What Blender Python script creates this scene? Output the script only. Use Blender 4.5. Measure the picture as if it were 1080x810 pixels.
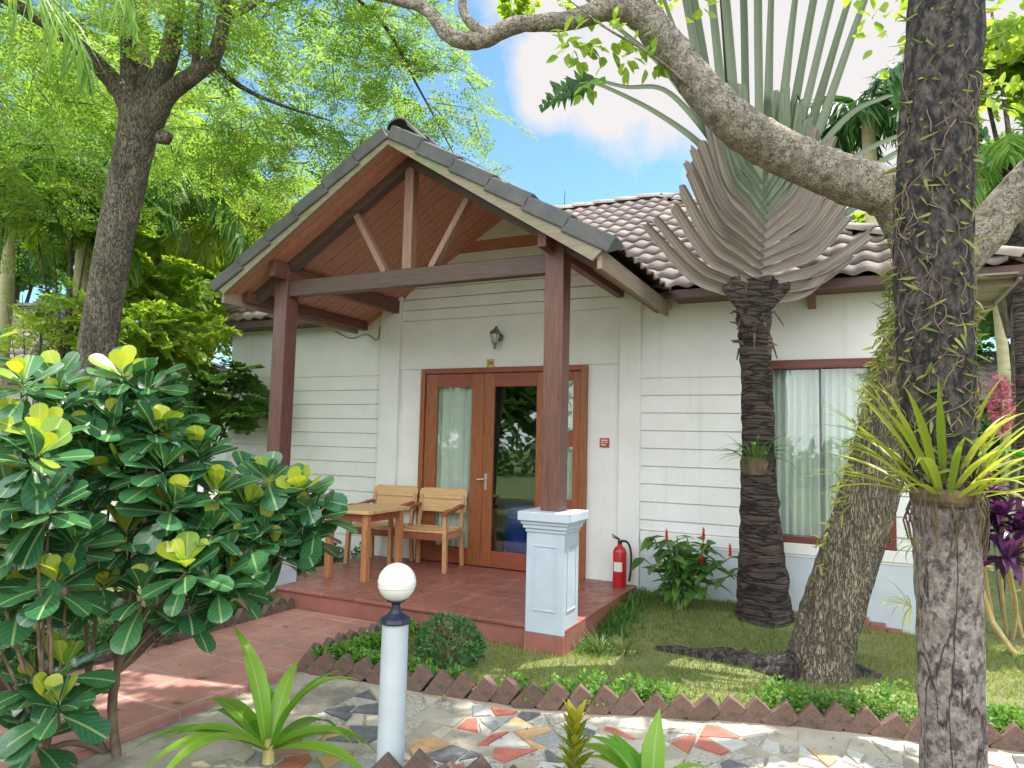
import bpy, math, random
import numpy as np
from mathutils import Vector, Matrix

for o in list(bpy.data.objects): bpy.data.objects.remove(o)
SC = bpy.context.scene
COL = SC.collection
rng = np.random.default_rng(11)
random.seed(11)
R = math.radians

# ------------------------------------------------------------------ camera
CF, CPOS = 735.967, np.array([4.539, -6.909, 1.390])
YAW, PITCH, ROLL = R(26.098), R(4.647), R(1.364)
_F = np.array([-math.sin(YAW)*math.cos(PITCH), math.cos(YAW)*math.cos(PITCH), math.sin(PITCH)])
_R0 = np.array([math.cos(YAW), math.sin(YAW), 0.0]); _U0 = np.cross(_R0, _F)
_R = _R0*math.cos(ROLL)+_U0*math.sin(ROLL); _U = -_R0*math.sin(ROLL)+_U0*math.cos(ROLL)
cam = bpy.data.cameras.new('camera'); cam.sensor_width = 36; cam.lens = 36*CF/1080
cam.clip_start = 0.05; cam.clip_end = 1000
camo = bpy.data.objects.new('camera', cam); COL.objects.link(camo)
camo.matrix_world = Matrix(((_R[0], _U[0], -_F[0], CPOS[0]), (_R[1], _U[1], -_F[1], CPOS[1]),
                            (_R[2], _U[2], -_F[2], CPOS[2]), (0, 0, 0, 1)))
SC.camera = camo
def P(u, v, d):                      # a photo direction at a real distance d (metres along the view axis)
    return CPOS + d*(_F + _R*(u-540)/CF + _U*(405-v)/CF)

# ------------------------------------------------------------------ world, sun, exposure
SUN = np.array([0.22, 0.34, 0.91]); SUN /= np.linalg.norm(SUN)
EL, AZ = math.asin(SUN[2]), math.atan2(SUN[0], SUN[1])
w = bpy.data.worlds.new('World'); SC.world = w; w.use_nodes = True
nt = w.node_tree; nt.nodes.clear()
def N(t, kind, **kw):
    n = t.nodes.new(kind)
    for k, v in kw.items(): setattr(n, k, v)
    return n
sky = N(nt, 'ShaderNodeTexSky', sky_type='NISHITA', sun_disc=False, sun_elevation=EL, sun_rotation=AZ)
sky.air_density = 1.0; sky.dust_density = 0.4; sky.ozone_density = 2.0
tc = N(nt, 'ShaderNodeTexCoord')
CLOUD, CLOUD_FILL, SKYT = 3.7, 15.0, (.78, .98, .94)
def blob(d, r):                      # smooth mask round a sky direction
    n = N(nt, 'ShaderNodeVectorMath', operation='DISTANCE'); n.inputs[1].default_value = d
    nt.links.new(tc.outputs['Generated'], n.inputs[0])
    m = N(nt, 'ShaderNodeMapRange'); m.inputs[1].default_value = 0; m.inputs[2].default_value = r
    m.inputs[3].default_value = 1; m.inputs[4].default_value = 0
    nt.links.new(n.outputs['Value'], m.inputs[0]); return m.outputs[0]
def sdir(u, v):
    d = P(u, v, 1)-CPOS; return tuple(d/np.linalg.norm(d))
def masks(lst):
    msk = None
    for d, r in lst:
        b = blob(d, r)
        if msk is None: msk = b
        else:
            mx = N(nt, 'ShaderNodeMath', operation='MAXIMUM'); nt.links.new(msk, mx.inputs[0]); nt.links.new(b, mx.inputs[1]); msk = mx.outputs[0]
    return msk
M_FRONT = masks([(sdir(585, 80), .10), (sdir(650, 88), .13), (sdir(735, 60), .21), (sdir(880, 60), .34), (sdir(1010, 110), .22), (sdir(700, -60), .3)])
M_FILL = masks([((-.8, -.45, .40), .9), ((.3, -.85, .42), .95), ((.85, -.4, .4), .8), ((-.2, -.65, .75), .75), ((-.1, -.95, .2), .8)])
nz = N(nt, 'ShaderNodeTexNoise'); nz.inputs['Scale'].default_value = 7; nz.inputs['Detail'].default_value = 7; nz.inputs['Roughness'].default_value = .55
nt.links.new(tc.outputs['Generated'], nz.inputs['Vector'])
tn = N(nt, 'ShaderNodeMix', data_type='RGBA', blend_type='MULTIPLY'); tn.inputs['Factor'].default_value = 1
nt.links.new(sky.outputs[0], tn.inputs['A']); tn.inputs['B'].default_value = (SKYT[0], SKYT[1], SKYT[2], 1); last = tn.outputs['Result']
for msk, val, lo, hi, am, tn_ in ((M_FRONT, CLOUD, .98, 1.30, 1.5, (1, .97, .965)), (M_FILL, CLOUD_FILL, .66, .95, .9, (.92, .97, 1.0))):     # bright clouds behind the camera are unseen, added to fill the shaded facade
    ad = N(nt, 'ShaderNodeMath', operation='MULTIPLY_ADD'); ad.inputs[1].default_value = am
    nt.links.new(nz.outputs['Fac'], ad.inputs[0]); nt.links.new(msk, ad.inputs[2])
    cr = N(nt, 'ShaderNodeMapRange'); cr.inputs[1].default_value = lo; cr.inputs[2].default_value = hi
    nt.links.new(ad.outputs[0], cr.inputs[0])
    mixc = N(nt, 'ShaderNodeMix', data_type='RGBA'); nt.links.new(cr.outputs[0], mixc.inputs['Factor'])
    mixc.inputs['B'].default_value = (val*tn_[0], val*tn_[1], val*tn_[2], 1); nt.links.new(last, mixc.inputs['A']); last = mixc.outputs['Result']
bg = N(nt, 'ShaderNodeBackground'); bg.inputs['Strength'].default_value = 0.075
nt.links.new(last, bg.inputs['Color'])
wo = N(nt, 'ShaderNodeOutputWorld'); nt.links.new(bg.outputs[0], wo.inputs[0])
sl = bpy.data.lights.new('sun', 'SUN'); sl.energy = 2.7; sl.angle = R(.53); sl.color = (1, .95, .86)
so = bpy.data.objects.new('sun', sl); COL.objects.link(so)
so.rotation_euler = Vector(-SUN).to_track_quat('-Z', 'Y').to_euler(); so.location = (0, 0, 30)
SC.view_settings.view_transform = 'Standard'; SC.view_settings.look = 'None'
SC.view_settings.exposure = 1.72; SC.view_settings.gamma = 1
SC.cycles.use_denoising = True
SC.cycles.max_bounces = 7; SC.cycles.diffuse_bounces = 4; SC.cycles.transparent_max_bounces = 8
SC.cycles.sample_clamp_indirect = 6

# ------------------------------------------------------------------ materials
def new_mat(name):
    m = bpy.data.materials.new(name); m.use_nodes = True
    t = m.node_tree; b = t.nodes['Principled BSDF']; return m, t, b
def ramp(t, src, c1, c2, lo=.35, hi=.65, mid=None):
    r = N(t, 'ShaderNodeValToRGB'); r.color_ramp.elements[0].position = lo; r.color_ramp.elements[1].position = hi
    r.color_ramp.elements[0].color = (*c1, 1); r.color_ramp.elements[1].color = (*c2, 1)
    if mid:
        e = r.color_ramp.elements.new(mid[0]); e.color = (*mid[1], 1)
    t.links.new(src, r.inputs[0]); return r.outputs[0]
def noise(t, scale, stretch=(1, 1, 1), detail=6, rough=.6, coord='Object', dist=0):
    if stretch[0] == 'uv': coord, stretch = 'UV', stretch[1:]
    c = N(t, 'ShaderNodeTexCoord'); mp = N(t, 'ShaderNodeMapping'); mp.inputs['Scale'].default_value = stretch
    t.links.new(c.outputs[coord], mp.inputs[0])
    n = N(t, 'ShaderNodeTexNoise'); n.inputs['Scale'].default_value = scale; n.inputs['Detail'].default_value = detail
    n.inputs['Roughness'].default_value = rough; n.inputs['Distortion'].default_value = dist
    t.links.new(mp.outputs[0], n.inputs['Vector']); return n.outputs['Fac']
def bump(t, b, src, s, dist=.01):
    n = N(t, 'ShaderNodeBump'); n.inputs['Strength'].default_value = s; n.inputs['Distance'].default_value = dist
    t.links.new(src, n.inputs['Height']); t.links.new(n.outputs[0], b.inputs['Normal'])
def M(name, c1, c2=None, scale=6, stretch=(1, 1, 1), rough=.6, bs=0, bscale=None, bdist=.01, lo=.35, hi=.65, spec=.4, metal=0, dist=0, spots=None, cracks=None, uvs=None):
    m, t, b = new_mat(name)
    b.inputs['Roughness'].default_value = rough; b.inputs['Specular IOR Level'].default_value = spec; b.inputs['Metallic'].default_value = metal
    c2 = c2 or c1
    col = ramp(t, noise(t, scale, stretch, dist=dist), c1, c2, lo, hi)
    if spots:                        # (scale, colour, lo, hi, stretch): lichen, stains, dirt with a shape of their own
        k = ramp(t, noise(t, spots[0], spots[4] if len(spots) > 4 else (1, 1, 1), detail=8, rough=.7), (0, 0, 0), (1, 1, 1), spots[2], spots[3])
        mx = N(t, 'ShaderNodeMix', data_type='RGBA'); t.links.new(k, mx.inputs['Factor']); t.links.new(col, mx.inputs['A'])
        mx.inputs['B'].default_value = (*spots[1], 1); col = mx.outputs['Result']
    if cracks:                       # (scale, stretch, colour, width): the furrows of the bark
        c_ = N(t, 'ShaderNodeTexCoord'); mp = N(t, 'ShaderNodeMapping'); mp.inputs['Scale'].default_value = cracks[1]; t.links.new(c_.outputs['Object'], mp.inputs[0])
        n2 = N(t, 'ShaderNodeTexNoise'); n2.inputs['Scale'].default_value = cracks[0]*.7; n2.inputs['Detail'].default_value = 4; t.links.new(mp.outputs[0], n2.inputs['Vector'])
        ml = N(t, 'ShaderNodeMix', data_type='VECTOR'); ml.inputs['Factor'].default_value = .30; t.links.new(mp.outputs[0], ml.inputs['A']); t.links.new(n2.outputs['Color'], ml.inputs['B'])
        vo = N(t, 'ShaderNodeTexVoronoi', feature='DISTANCE_TO_EDGE'); vo.inputs['Scale'].default_value = cracks[0]; t.links.new(ml.outputs['Result'], vo.inputs['Vector'])
        k = ramp(t, vo.outputs['Distance'], (1, 1, 1), (0, 0, 0), 0, cracks[3]); mx = N(t, 'ShaderNodeMix', data_type='RGBA'); t.links.new(k, mx.inputs['Factor']); t.links.new(col, mx.inputs['A'])
        mx.inputs['B'].default_value = (*cracks[2], 1); col = mx.outputs['Result']
    t.links.new(col, b.inputs['Base Color'])
    if cracks:
        ad_ = N(t, 'ShaderNodeMath', operation='MULTIPLY_ADD'); ad_.inputs[1].default_value = -.7; t.links.new(k, ad_.inputs[0]); t.links.new(noise(t, bscale or scale, stretch, detail=8), ad_.inputs[2]); bump(t, b, ad_.outputs[0], bs, bdist)
    elif bs: bump(t, b, noise(t, bscale or scale, stretch, detail=8), bs, bdist)
    return m
def leafmat(name, c1, c2, mid=None, trans=.4, rough=.42, veins=0, spec=.4, tint=None, blot=None):
    m, t, b = new_mat(name); out = t.nodes['Material Output']
    a = N(t, 'ShaderNodeAttribute', attribute_name='rnd')
    col = ramp(t, a.outputs['Fac'], c1, c2, 0, 1)
    if mid:
        uv = N(t, 'ShaderNodeUVMap', uv_map='UVMap'); sp = N(t, 'ShaderNodeSeparateXYZ'); t.links.new(uv.outputs[0], sp.inputs[0])
        ab = N(t, 'ShaderNodeMath', operation='ABSOLUTE'); t.links.new(sp.outputs[1], ab.inputs[0])
        f = ramp(t, ab.outputs[0], (1, 1, 1), (0, 0, 0), .03, .11)
        if veins:
            ma = N(t, 'ShaderNodeMath', operation='MULTIPLY_ADD'); ma.inputs[1].default_value = -.35
            t.links.new(ab.outputs[0], ma.inputs[0]); t.links.new(sp.outputs[0], ma.inputs[2])
            fr = N(t, 'ShaderNodeMath', operation='PINGPONG'); fr.inputs[1].default_value = .5/veins
            t.links.new(ma.outputs[0], fr.inputs[0])
            v = ramp(t, fr.outputs[0], (.22, .22, .22), (0, 0, 0), 0, .12/veins)
            mm = N(t, 'ShaderNodeMix', data_type='RGBA', blend_type='LIGHTEN'); mm.inputs['Factor'].default_value = 1
            t.links.new(f, mm.inputs['A']); t.links.new(v, mm.inputs['B']); f = mm.outputs['Result']
        mx = N(t, 'ShaderNodeMix', data_type='RGBA'); t.links.new(f, mx.inputs['Factor']); t.links.new(col, mx.inputs['A'])
        mx.inputs['B'].default_value = (*mid, 1); col = mx.outputs['Result']
    if blot:                         # brown blotches and bites of age on single leaves
        k = ramp(t, noise(t, blot[0], detail=5, rough=.65), (0, 0, 0), (1, 1, 1), blot[2], blot[2]+.035); mx = N(t, 'ShaderNodeMix', data_type='RGBA')
        t.links.new(k, mx.inputs['Factor']); t.links.new(col, mx.inputs['A']); mx.inputs['B'].default_value = (*blot[1], 1); col = mx.outputs['Result']
    t.links.new(col, b.inputs['Base Color']); b.inputs['Roughness'].default_value = rough; b.inputs['Specular IOR Level'].default_value = spec
    if trans:
        tr = N(t, 'ShaderNodeBsdfTranslucent'); mul = N(t, 'ShaderNodeMix', data_type='RGBA', blend_type='MULTIPLY')
        mul.inputs['Factor'].default_value = 1; mul.inputs['B'].default_value = (*(tint or (1.9, 1.75, .75)), 1)
        t.links.new(col, mul.inputs['A']); t.links.new(mul.outputs['Result'], tr.inputs[0])
        ms = N(t, 'ShaderNodeMixShader'); ms.inputs[0].default_value = trans
        t.links.new(b.outputs[0], ms.inputs[1]); t.links.new(tr.outputs[0], ms.inputs[2]); t.links.new(ms.outputs[0], out.inputs[0])
    return m
def tilemat(name, c1, c2, mortar, size, off=0., msize=.006, rough=.5, rot=0):
    m, t, b = new_mat(name)
    c = N(t, 'ShaderNodeTexCoord'); mp = N(t, 'ShaderNodeMapping'); mp.inputs['Rotation'].default_value = (0, 0, rot); mp.inputs['Location'].default_value = (.13, .07, 0)
    t.links.new(c.outputs['Object'], mp.inputs[0])
    k = N(t, 'ShaderNodeTexBrick'); k.offset = off; k.squash = 1
    k.inputs['Scale'].default_value = 1; k.inputs['Brick Width'].default_value = size; k.inputs['Row Height'].default_value = size
    k.inputs['Mortar Size'].default_value = msize; k.inputs['Mortar Smooth'].default_value = .2
    k.inputs['Color1'].default_value = (*c1, 1); k.inputs['Color2'].default_value = (*c2, 1); k.inputs['Mortar'].default_value = (*mortar, 1)
    t.links.new(mp.outputs[0], k.inputs['Vector'])
    n = noise(t, 2.2, detail=9, rough=.7)
    mx = N(t, 'ShaderNodeMix', data_type='RGBA', blend_type='MULTIPLY'); mx.inputs['Factor'].default_value = 1
    t.links.new(k.outputs['Color'], mx.inputs['A']); t.links.new(ramp(t, n, (.62, .62, .64), (1.12, 1.1, 1.08), .3, .7), mx.inputs['B'])
    t.links.new(mx.outputs['Result'], b.inputs['Base Color']); b.inputs['Specular IOR Level'].default_value = .45
    t.links.new(ramp(t, noise(t, 9, detail=6), (rough-.15,)*3, (rough+.2,)*3), b.inputs['Roughness'])
    bump(t, b, k.outputs['Fac'], -.35, .006); return m
def glassmat(name, tint=(.9, .95, .93), refl=1.0):
    m, t, b = new_mat(name); t.nodes.remove(b)
    tr = N(t, 'ShaderNodeBsdfTransparent'); tr.inputs[0].default_value = (*tint, 1)
    gl = N(t, 'ShaderNodeBsdfGlossy'); gl.inputs['Roughness'].default_value = .01
    lw = N(t, 'ShaderNodeLayerWeight'); lw.inputs[0].default_value = .5
    po = N(t, 'ShaderNodeMath', operation='POWER'); po.inputs[1].default_value = 4; t.links.new(lw.outputs['Facing'], po.inputs[0])
    mu = N(t, 'ShaderNodeMath', operation='MULTIPLY_ADD'); mu.inputs[1].default_value = .9; mu.inputs[2].default_value = .07*refl; mu.use_clamp = True
    t.links.new(po.outputs[0], mu.inputs[0])
    ms = N(t, 'ShaderNodeMixShader'); t.links.new(mu.outputs[0], ms.inputs[0])
    t.links.new(tr.outputs[0], ms.inputs[1]); t.links.new(gl.outputs[0], ms.inputs[2])
    t.links.new(ms.outputs[0], t.nodes['Material Output'].inputs[0]); return m

WHITE = M('white_paint', (.80, .80, .79), (.73, .73, .71), 2.2, rough=.55, bs=.06, bscale=60, bdist=.002, spots=(2.6, (.60, .61, .57), .57, .80, (1.6, 1.6, .13)))
WHITE2 = M('sky_tinted_pillar_paint', (.49, .55, .63), (.43, .48, .55), 3, rough=.5, bs=.05, bscale=80, bdist=.002, spots=(4, (.36, .38, .39), .64, .85))  # white pedestal, with the blue of its sky shade put into the colour
def wood(name, c1, c2, ax, rough=.5, sc=9, spots=None):
    st = [8, 8, 8]; st[ax] = .6
    return M(name, c1, c2, sc, tuple(st), rough=rough, bs=.25, bdist=.003, lo=.3, hi=.7, dist=.6, spots=spots)
PLINTHP = M('sky_tinted_plinth_paint', (.58, .635, .70), (.50, .55, .60), 2.5, rough=.6, bs=.08, bscale=50, bdist=.002, spots=(3, (.40, .42, .40), .60, .8, (1, 1, .4)))  # lower wall, bluish skylight of the shaded side mixed into its colour
WX = wood('brown_beam_wood', (.060, .036, .030), (.115, .066, .052), 0)
WY = wood('brown_purlin_wood', (.105, .040, .030), (.17, .07, .05), 1)
WZ = wood('brown_post_wood', (.095, .040, .033), (.175, .078, .060), 2, rough=.42)
WSTRUT = wood('pale_strut_wood', (.20, .105, .075), (.32, .185, .135), 2)
SOFF = wood('red_soffit_wood', (.42, .165, .115), (.56, .27, .195), 0, sc=5)
WDOOR = wood('red_door_wood', (.20, .058, .022), (.36, .13, .05), 2, rough=.35)
WDOORX = wood('red_door_wood_level', (.22, .045, .026), (.31, .085, .045), 0, rough=.35)
WWIN = wood('dark_red_window_wood', (.13, .034, .028), (.20, .058, .045), 0, rough=.4)
BARGE = wood('weathered_barge_wood', (.20, .16, .12), (.32, .265, .20), 0, rough=.7, spots=(3.2, (.17, .23, .09), .50, .60))
FASCIA = wood('weathered_fascia_wood', (.24, .17, .13), (.36, .27, .2), 1, rough=.75)
TILE = M('clay_roof_tile', (.185, .145, .135), (.30, .24, .225), 3.2, rough=.75, bs=.2, bscale=40, bdist=.003, spots=(6, (.10, .09, .085), .54, .72))
TILEDK = M('dark_rake_tile', (.085, .088, .094), (.13, .125, .125), 5, rough=.75, bs=.3, bscale=35, bdist=.004, spots=(5, (.16, .17, .13), .6, .75))
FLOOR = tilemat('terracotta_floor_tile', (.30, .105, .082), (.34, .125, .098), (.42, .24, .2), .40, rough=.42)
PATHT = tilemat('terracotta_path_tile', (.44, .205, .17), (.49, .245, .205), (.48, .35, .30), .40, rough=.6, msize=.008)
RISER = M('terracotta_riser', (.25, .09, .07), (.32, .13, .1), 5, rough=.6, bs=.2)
GLASS = glassmat('door_glass', (.75, .82, .84), 1.6)
GLASSW = glassmat('window_glass', (.93, .97, .95), .9)
CURT = leafmat('curtain_cloth', (.74, .78, .73), (.80, .83, .78), trans=.12, rough=.9, tint=(1, 1, 1))
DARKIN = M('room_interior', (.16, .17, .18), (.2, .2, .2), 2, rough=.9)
BLUEP = M('blue_plastic', (.01, .07, .42), (.015, .09, .5), 3, rough=.35)
CHROME = M('handle_metal', (.55, .54, .52), (.65, .64, .6), 9, rough=.3, metal=1)
LANT = M('lantern_metal', (.16, .17, .16), (.26, .27, .25), 20, rough=.5, metal=.6, bs=.3)
LGLASS = M('lantern_glass', (.5, .52, .5), (.6, .62, .6), 12, rough=.2)
BRASS = M('brass_plate', (.50, .40, .10), (.62, .5, .16), 12, rough=.4)
BLACK = M('black_plastic', (.015, .015, .018), (.03, .03, .03), 8, rough=.45)
NAVY = M('dark_navy_metal', (.018, .022, .045), (.035, .04, .07), 10, rough=.4, bs=.1)
REDP = M('red_enamel', (.44, .010, .014), (.50, .016, .018), 4, rough=.28, spec=.6)
REDS = M('dull_red_plastic', (.34, .045, .04), (.42, .07, .06), 8, rough=.5)
PALE = M('pale_label', (.75, .74, .68), (.7, .69, .62), 20, rough=.6)
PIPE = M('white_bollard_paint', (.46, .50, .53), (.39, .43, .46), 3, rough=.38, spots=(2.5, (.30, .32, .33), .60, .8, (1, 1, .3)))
GLOBE = M('opal_globe', (.86, .84, .80), (.82, .80, .75), 3, rough=.28, spec=.6)
CHW = wood('pale_chair_wood', (.50, .29, .12), (.70, .46, .23), 0, rough=.45, spots=(7, (.28, .12, .05), .66, .72, (1, 5, 5)))
CHWZ = wood('chair_leg_wood', (.40, .18, .075), (.60, .35, .17), 2, rough=.45)
CHRED = wood('red_heartwood', (.20, .055, .032), (.32, .11, .06), 1, rough=.45)
BRICK = M('edging_brick', (.13, .078, .064), (.24, .14, .11), 9, rough=.9, bs=.9, bscale=45, bdist=.008, spots=(11, (.085, .075, .06), .48, .64))
BRICKDK = M('mossy_edging_brick', (.085, .070, .058), (.17, .10, .08), 9, rough=.9, bs=.6, bscale=45, bdist=.006, spots=(10, (.05, .07, .03), .56, .7))
CONC = M('worn_concrete', (.33, .285, .225), (.45, .40, .33), 3, rough=.9, bs=.6, bscale=30, bdist=.008, spots=(2.5, (.21, .185, .15), .52, .68))
DIRT = M('garden_soil', (.10, .075, .05), (.17, .13, .09), 6, rough=.95, bs=.7, bscale=30, bdist=.02)
TURF = M('lawn_soil', (.12, .135, .05), (.21, .215, .085), 2.5, rough=.95, bs=.5, bscale=60, bdist=.01, spots=(2.2, (.27, .24, .13), .56, .72))
GROUND = M('far_ground', (.10, .15, .045), (.17, .21, .07), .6, rough=.95)
SH = [M('shard_speckled', (.50, .46, .40), (.27, .25, .23), 60, rough=.5, lo=.42, hi=.62), M('shard_cream', (.50, .45, .36), (.42, .37, .30), 8, rough=.5),
      M('shard_red', (.40, .11, .08), (.46, .16, .12), 8, rough=.45), M('shard_black', (.10, .105, .12), (.16, .165, .175), 25, rough=.4),
      M('shard_ochre', (.52, .30, .15), (.6, .38, .2), 8, rough=.5), M('shard_grey', (.36, .37, .38), (.25, .26, .27), 40, rough=.5),
      M('shard_rose', (.52, .24, .22), (.58, .3, .27), 8, rough=.5), M('shard_white', (.56, .54, .50), (.46, .44, .40), 30, rough=.45)]
BARKG = M('grey_tree_bark', (.10, .085, .065), (.20, .17, .13), 9, (1, 1, .35), rough=.9, bs=.9, bscale=26, bdist=.02, spots=(30, (.30, .28, .22), .62, .70), cracks=(24, (1, 1, .35), (.05, .042, .032), .10))
BARKL = M('furrowed_brown_bark', (.18, .14, .105), (.36, .29, .21), 16, (1, 1, .25), rough=.9, bs=1, bscale=30, bdist=.03, spots=(11, (.44, .39, .30), .62, .70, (1, 1, .5)), cracks=(30, (1, 1, .13), (.095, .074, .055), .17))
BARKLIMB = M('flaky_limb_bark', (.18, .15, .122), (.37, .315, .26), 18, (.7, .7, .7), rough=.9, bs=1, bscale=34, bdist=.02, spots=(9, (.09, .08, .062), .58, .66), cracks=(24, (.6, .6, .6), (.16, .132, .105), .05))
BARKD = M('dark_fibrous_bark', (.020, .017, .019), (.13, .105, .09), 34, (1, 1, .5), rough=.95, bs=1, bscale=44, bdist=.04, lo=.42, hi=.68, spots=(26, (.24, .20, .13), .62, .70))
BARKP = M('mottled_palm_bark', (.19, .155, .138), (.37, .315, .285), 30, (1, 1, .7), rough=.9, bs=1, bscale=40, bdist=.025, spots=(28, (.085, .068, .066), .48, .60, (1, 1, .7)), cracks=(9, (1, 1, .16), (.08, .065, .06), .035))
BARKT = M('ringed_palm_bark', (.055, .040, .038), (.15, .105, .09), 5, (1, 1, 9), rough=.95, bs=1, bscale=9, bdist=.04, spots=(14, (.24, .18, .15), .6, .70, (1, 1, 4)), cracks=(5, (.8, .8, 6), (.02, .015, .014), .10))
BARKY = M('pale_palm_stem', (.40, .36, .20), (.52, .47, .29), 3, (1, 1, 5), rough=.8, bs=.2)
TWIG = M('brown_twig', (.13, .085, .055), (.24, .17, .12), 14, rough=.85, bs=.4)
BAMB = M('yellow_cane', (.42, .30, .12), (.52, .4, .18), 10, rough=.5)
SHEATH = M('dry_leaf_sheath', (.11, .08, .07), (.40, .325, .28), 1, ('uv', 1.6, 9, 1), rough=.7, bs=.7, bscale=1.5, bdist=.01, lo=.36, hi=.64, spots=(2, (.27, .27, .19), .60, .74, ('uv', 2, 3, 1)))
STALK = M('green_leaf_stalk', (.105, .135, .09), (.265, .30, .215), 1, ('uv', 1.2, 6, 1), rough=.5, spots=(2, (.36, .29, .22), .58, .70, ('uv', 2, 4, 1)))
FIBRE = M('brown_root_fibre', (.075, .05, .034), (.18, .125, .08), 22, (1, 1, .3), rough=.95, bs=1, bdist=.02)
L_FEATH = leafmat('feathery_leaf', (.12, .23, .04), (.25, .38, .09), trans=.55, rough=.5, tint=(1.75, 1.65, .95))
L_LIME = leafmat('lime_leaf', (.15, .28, .045), (.36, .46, .08), trans=.52, rough=.45)
L_MID = leafmat('mid_green_leaf', (.045, .13, .03), (.12, .25, .05), trans=.4)
L_DEEP = leafmat('deep_green_leaf', (.02, .075, .022), (.06, .15, .04), trans=.3)
L_PALM = leafmat('palm_leaflet', (.075, .19, .05), (.20, .34, .09), trans=.45)
L_PALMY = leafmat('yellow_palm_leaflet', (.22, .32, .05), (.42, .46, .09), trans=.45)
L_BIG = leafmat('glossy_old_leaf', (.020, .095, .040), (.065, .20, .070), mid=(.26, .37, .16), trans=.18, rough=.21, veins=7, spec=.75, blot=(17, (.16, .12, .045), .66))
L_YOUNG = leafmat('young_yellow_leaf', (.08, .26, .03), (.50, .52, .04), mid=(.46, .5, .16), trans=.32, rough=.3, veins=7, spec=.5)
L_COVER = leafmat('ground_cover_leaf', (.05, .17, .03), (.20, .36, .06), trans=.35)
L_DRAC = leafmat('strap_leaf', (.09, .26, .02), (.24, .40, .05), mid=(.33, .45, .12), trans=.4, rough=.35)
L_ORCH = leafmat('yellow_green_strap', (.20, .29, .03), (.42, .46, .08), trans=.4, rough=.45)
L_FERN = leafmat('climbing_fern_leaf', (.10, .13, .03), (.30, .31, .09), trans=.3, rough=.6)
L_PURP = leafmat('purple_leaf', (.045, .012, .055), (.12, .035, .11), trans=.25, rough=.35, tint=(1.6, 1, 1.4))
L_GRASS = leafmat('grass_blade', (.095, .165, .03), (.27, .30, .085), trans=.35, rough=.7)
L_PINK = leafmat('pink_petal', (.70, .16, .28), (.85, .35, .45), trans=.3, tint=(1, 1, 1))
L_RED = leafmat('red_flower_spike', (.50, .02, .02), (.62, .05, .03), trans=.1, tint=(1, 1, 1))
L_CROT = leafmat('croton_leaf', (.10, .22, .02), (.38, .34, .03), mid=(.45, .4, .05), trans=.3, veins=6)
L_WHITE = leafmat('white_petal', (.8, .8, .74), (.85, .84, .8), trans=.3, tint=(1, 1, 1))
L_DRY = leafmat('dry_leaf', (.20, .12, .06), (.38, .27, .14), trans=.15, tint=(1, 1, .8))

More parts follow.
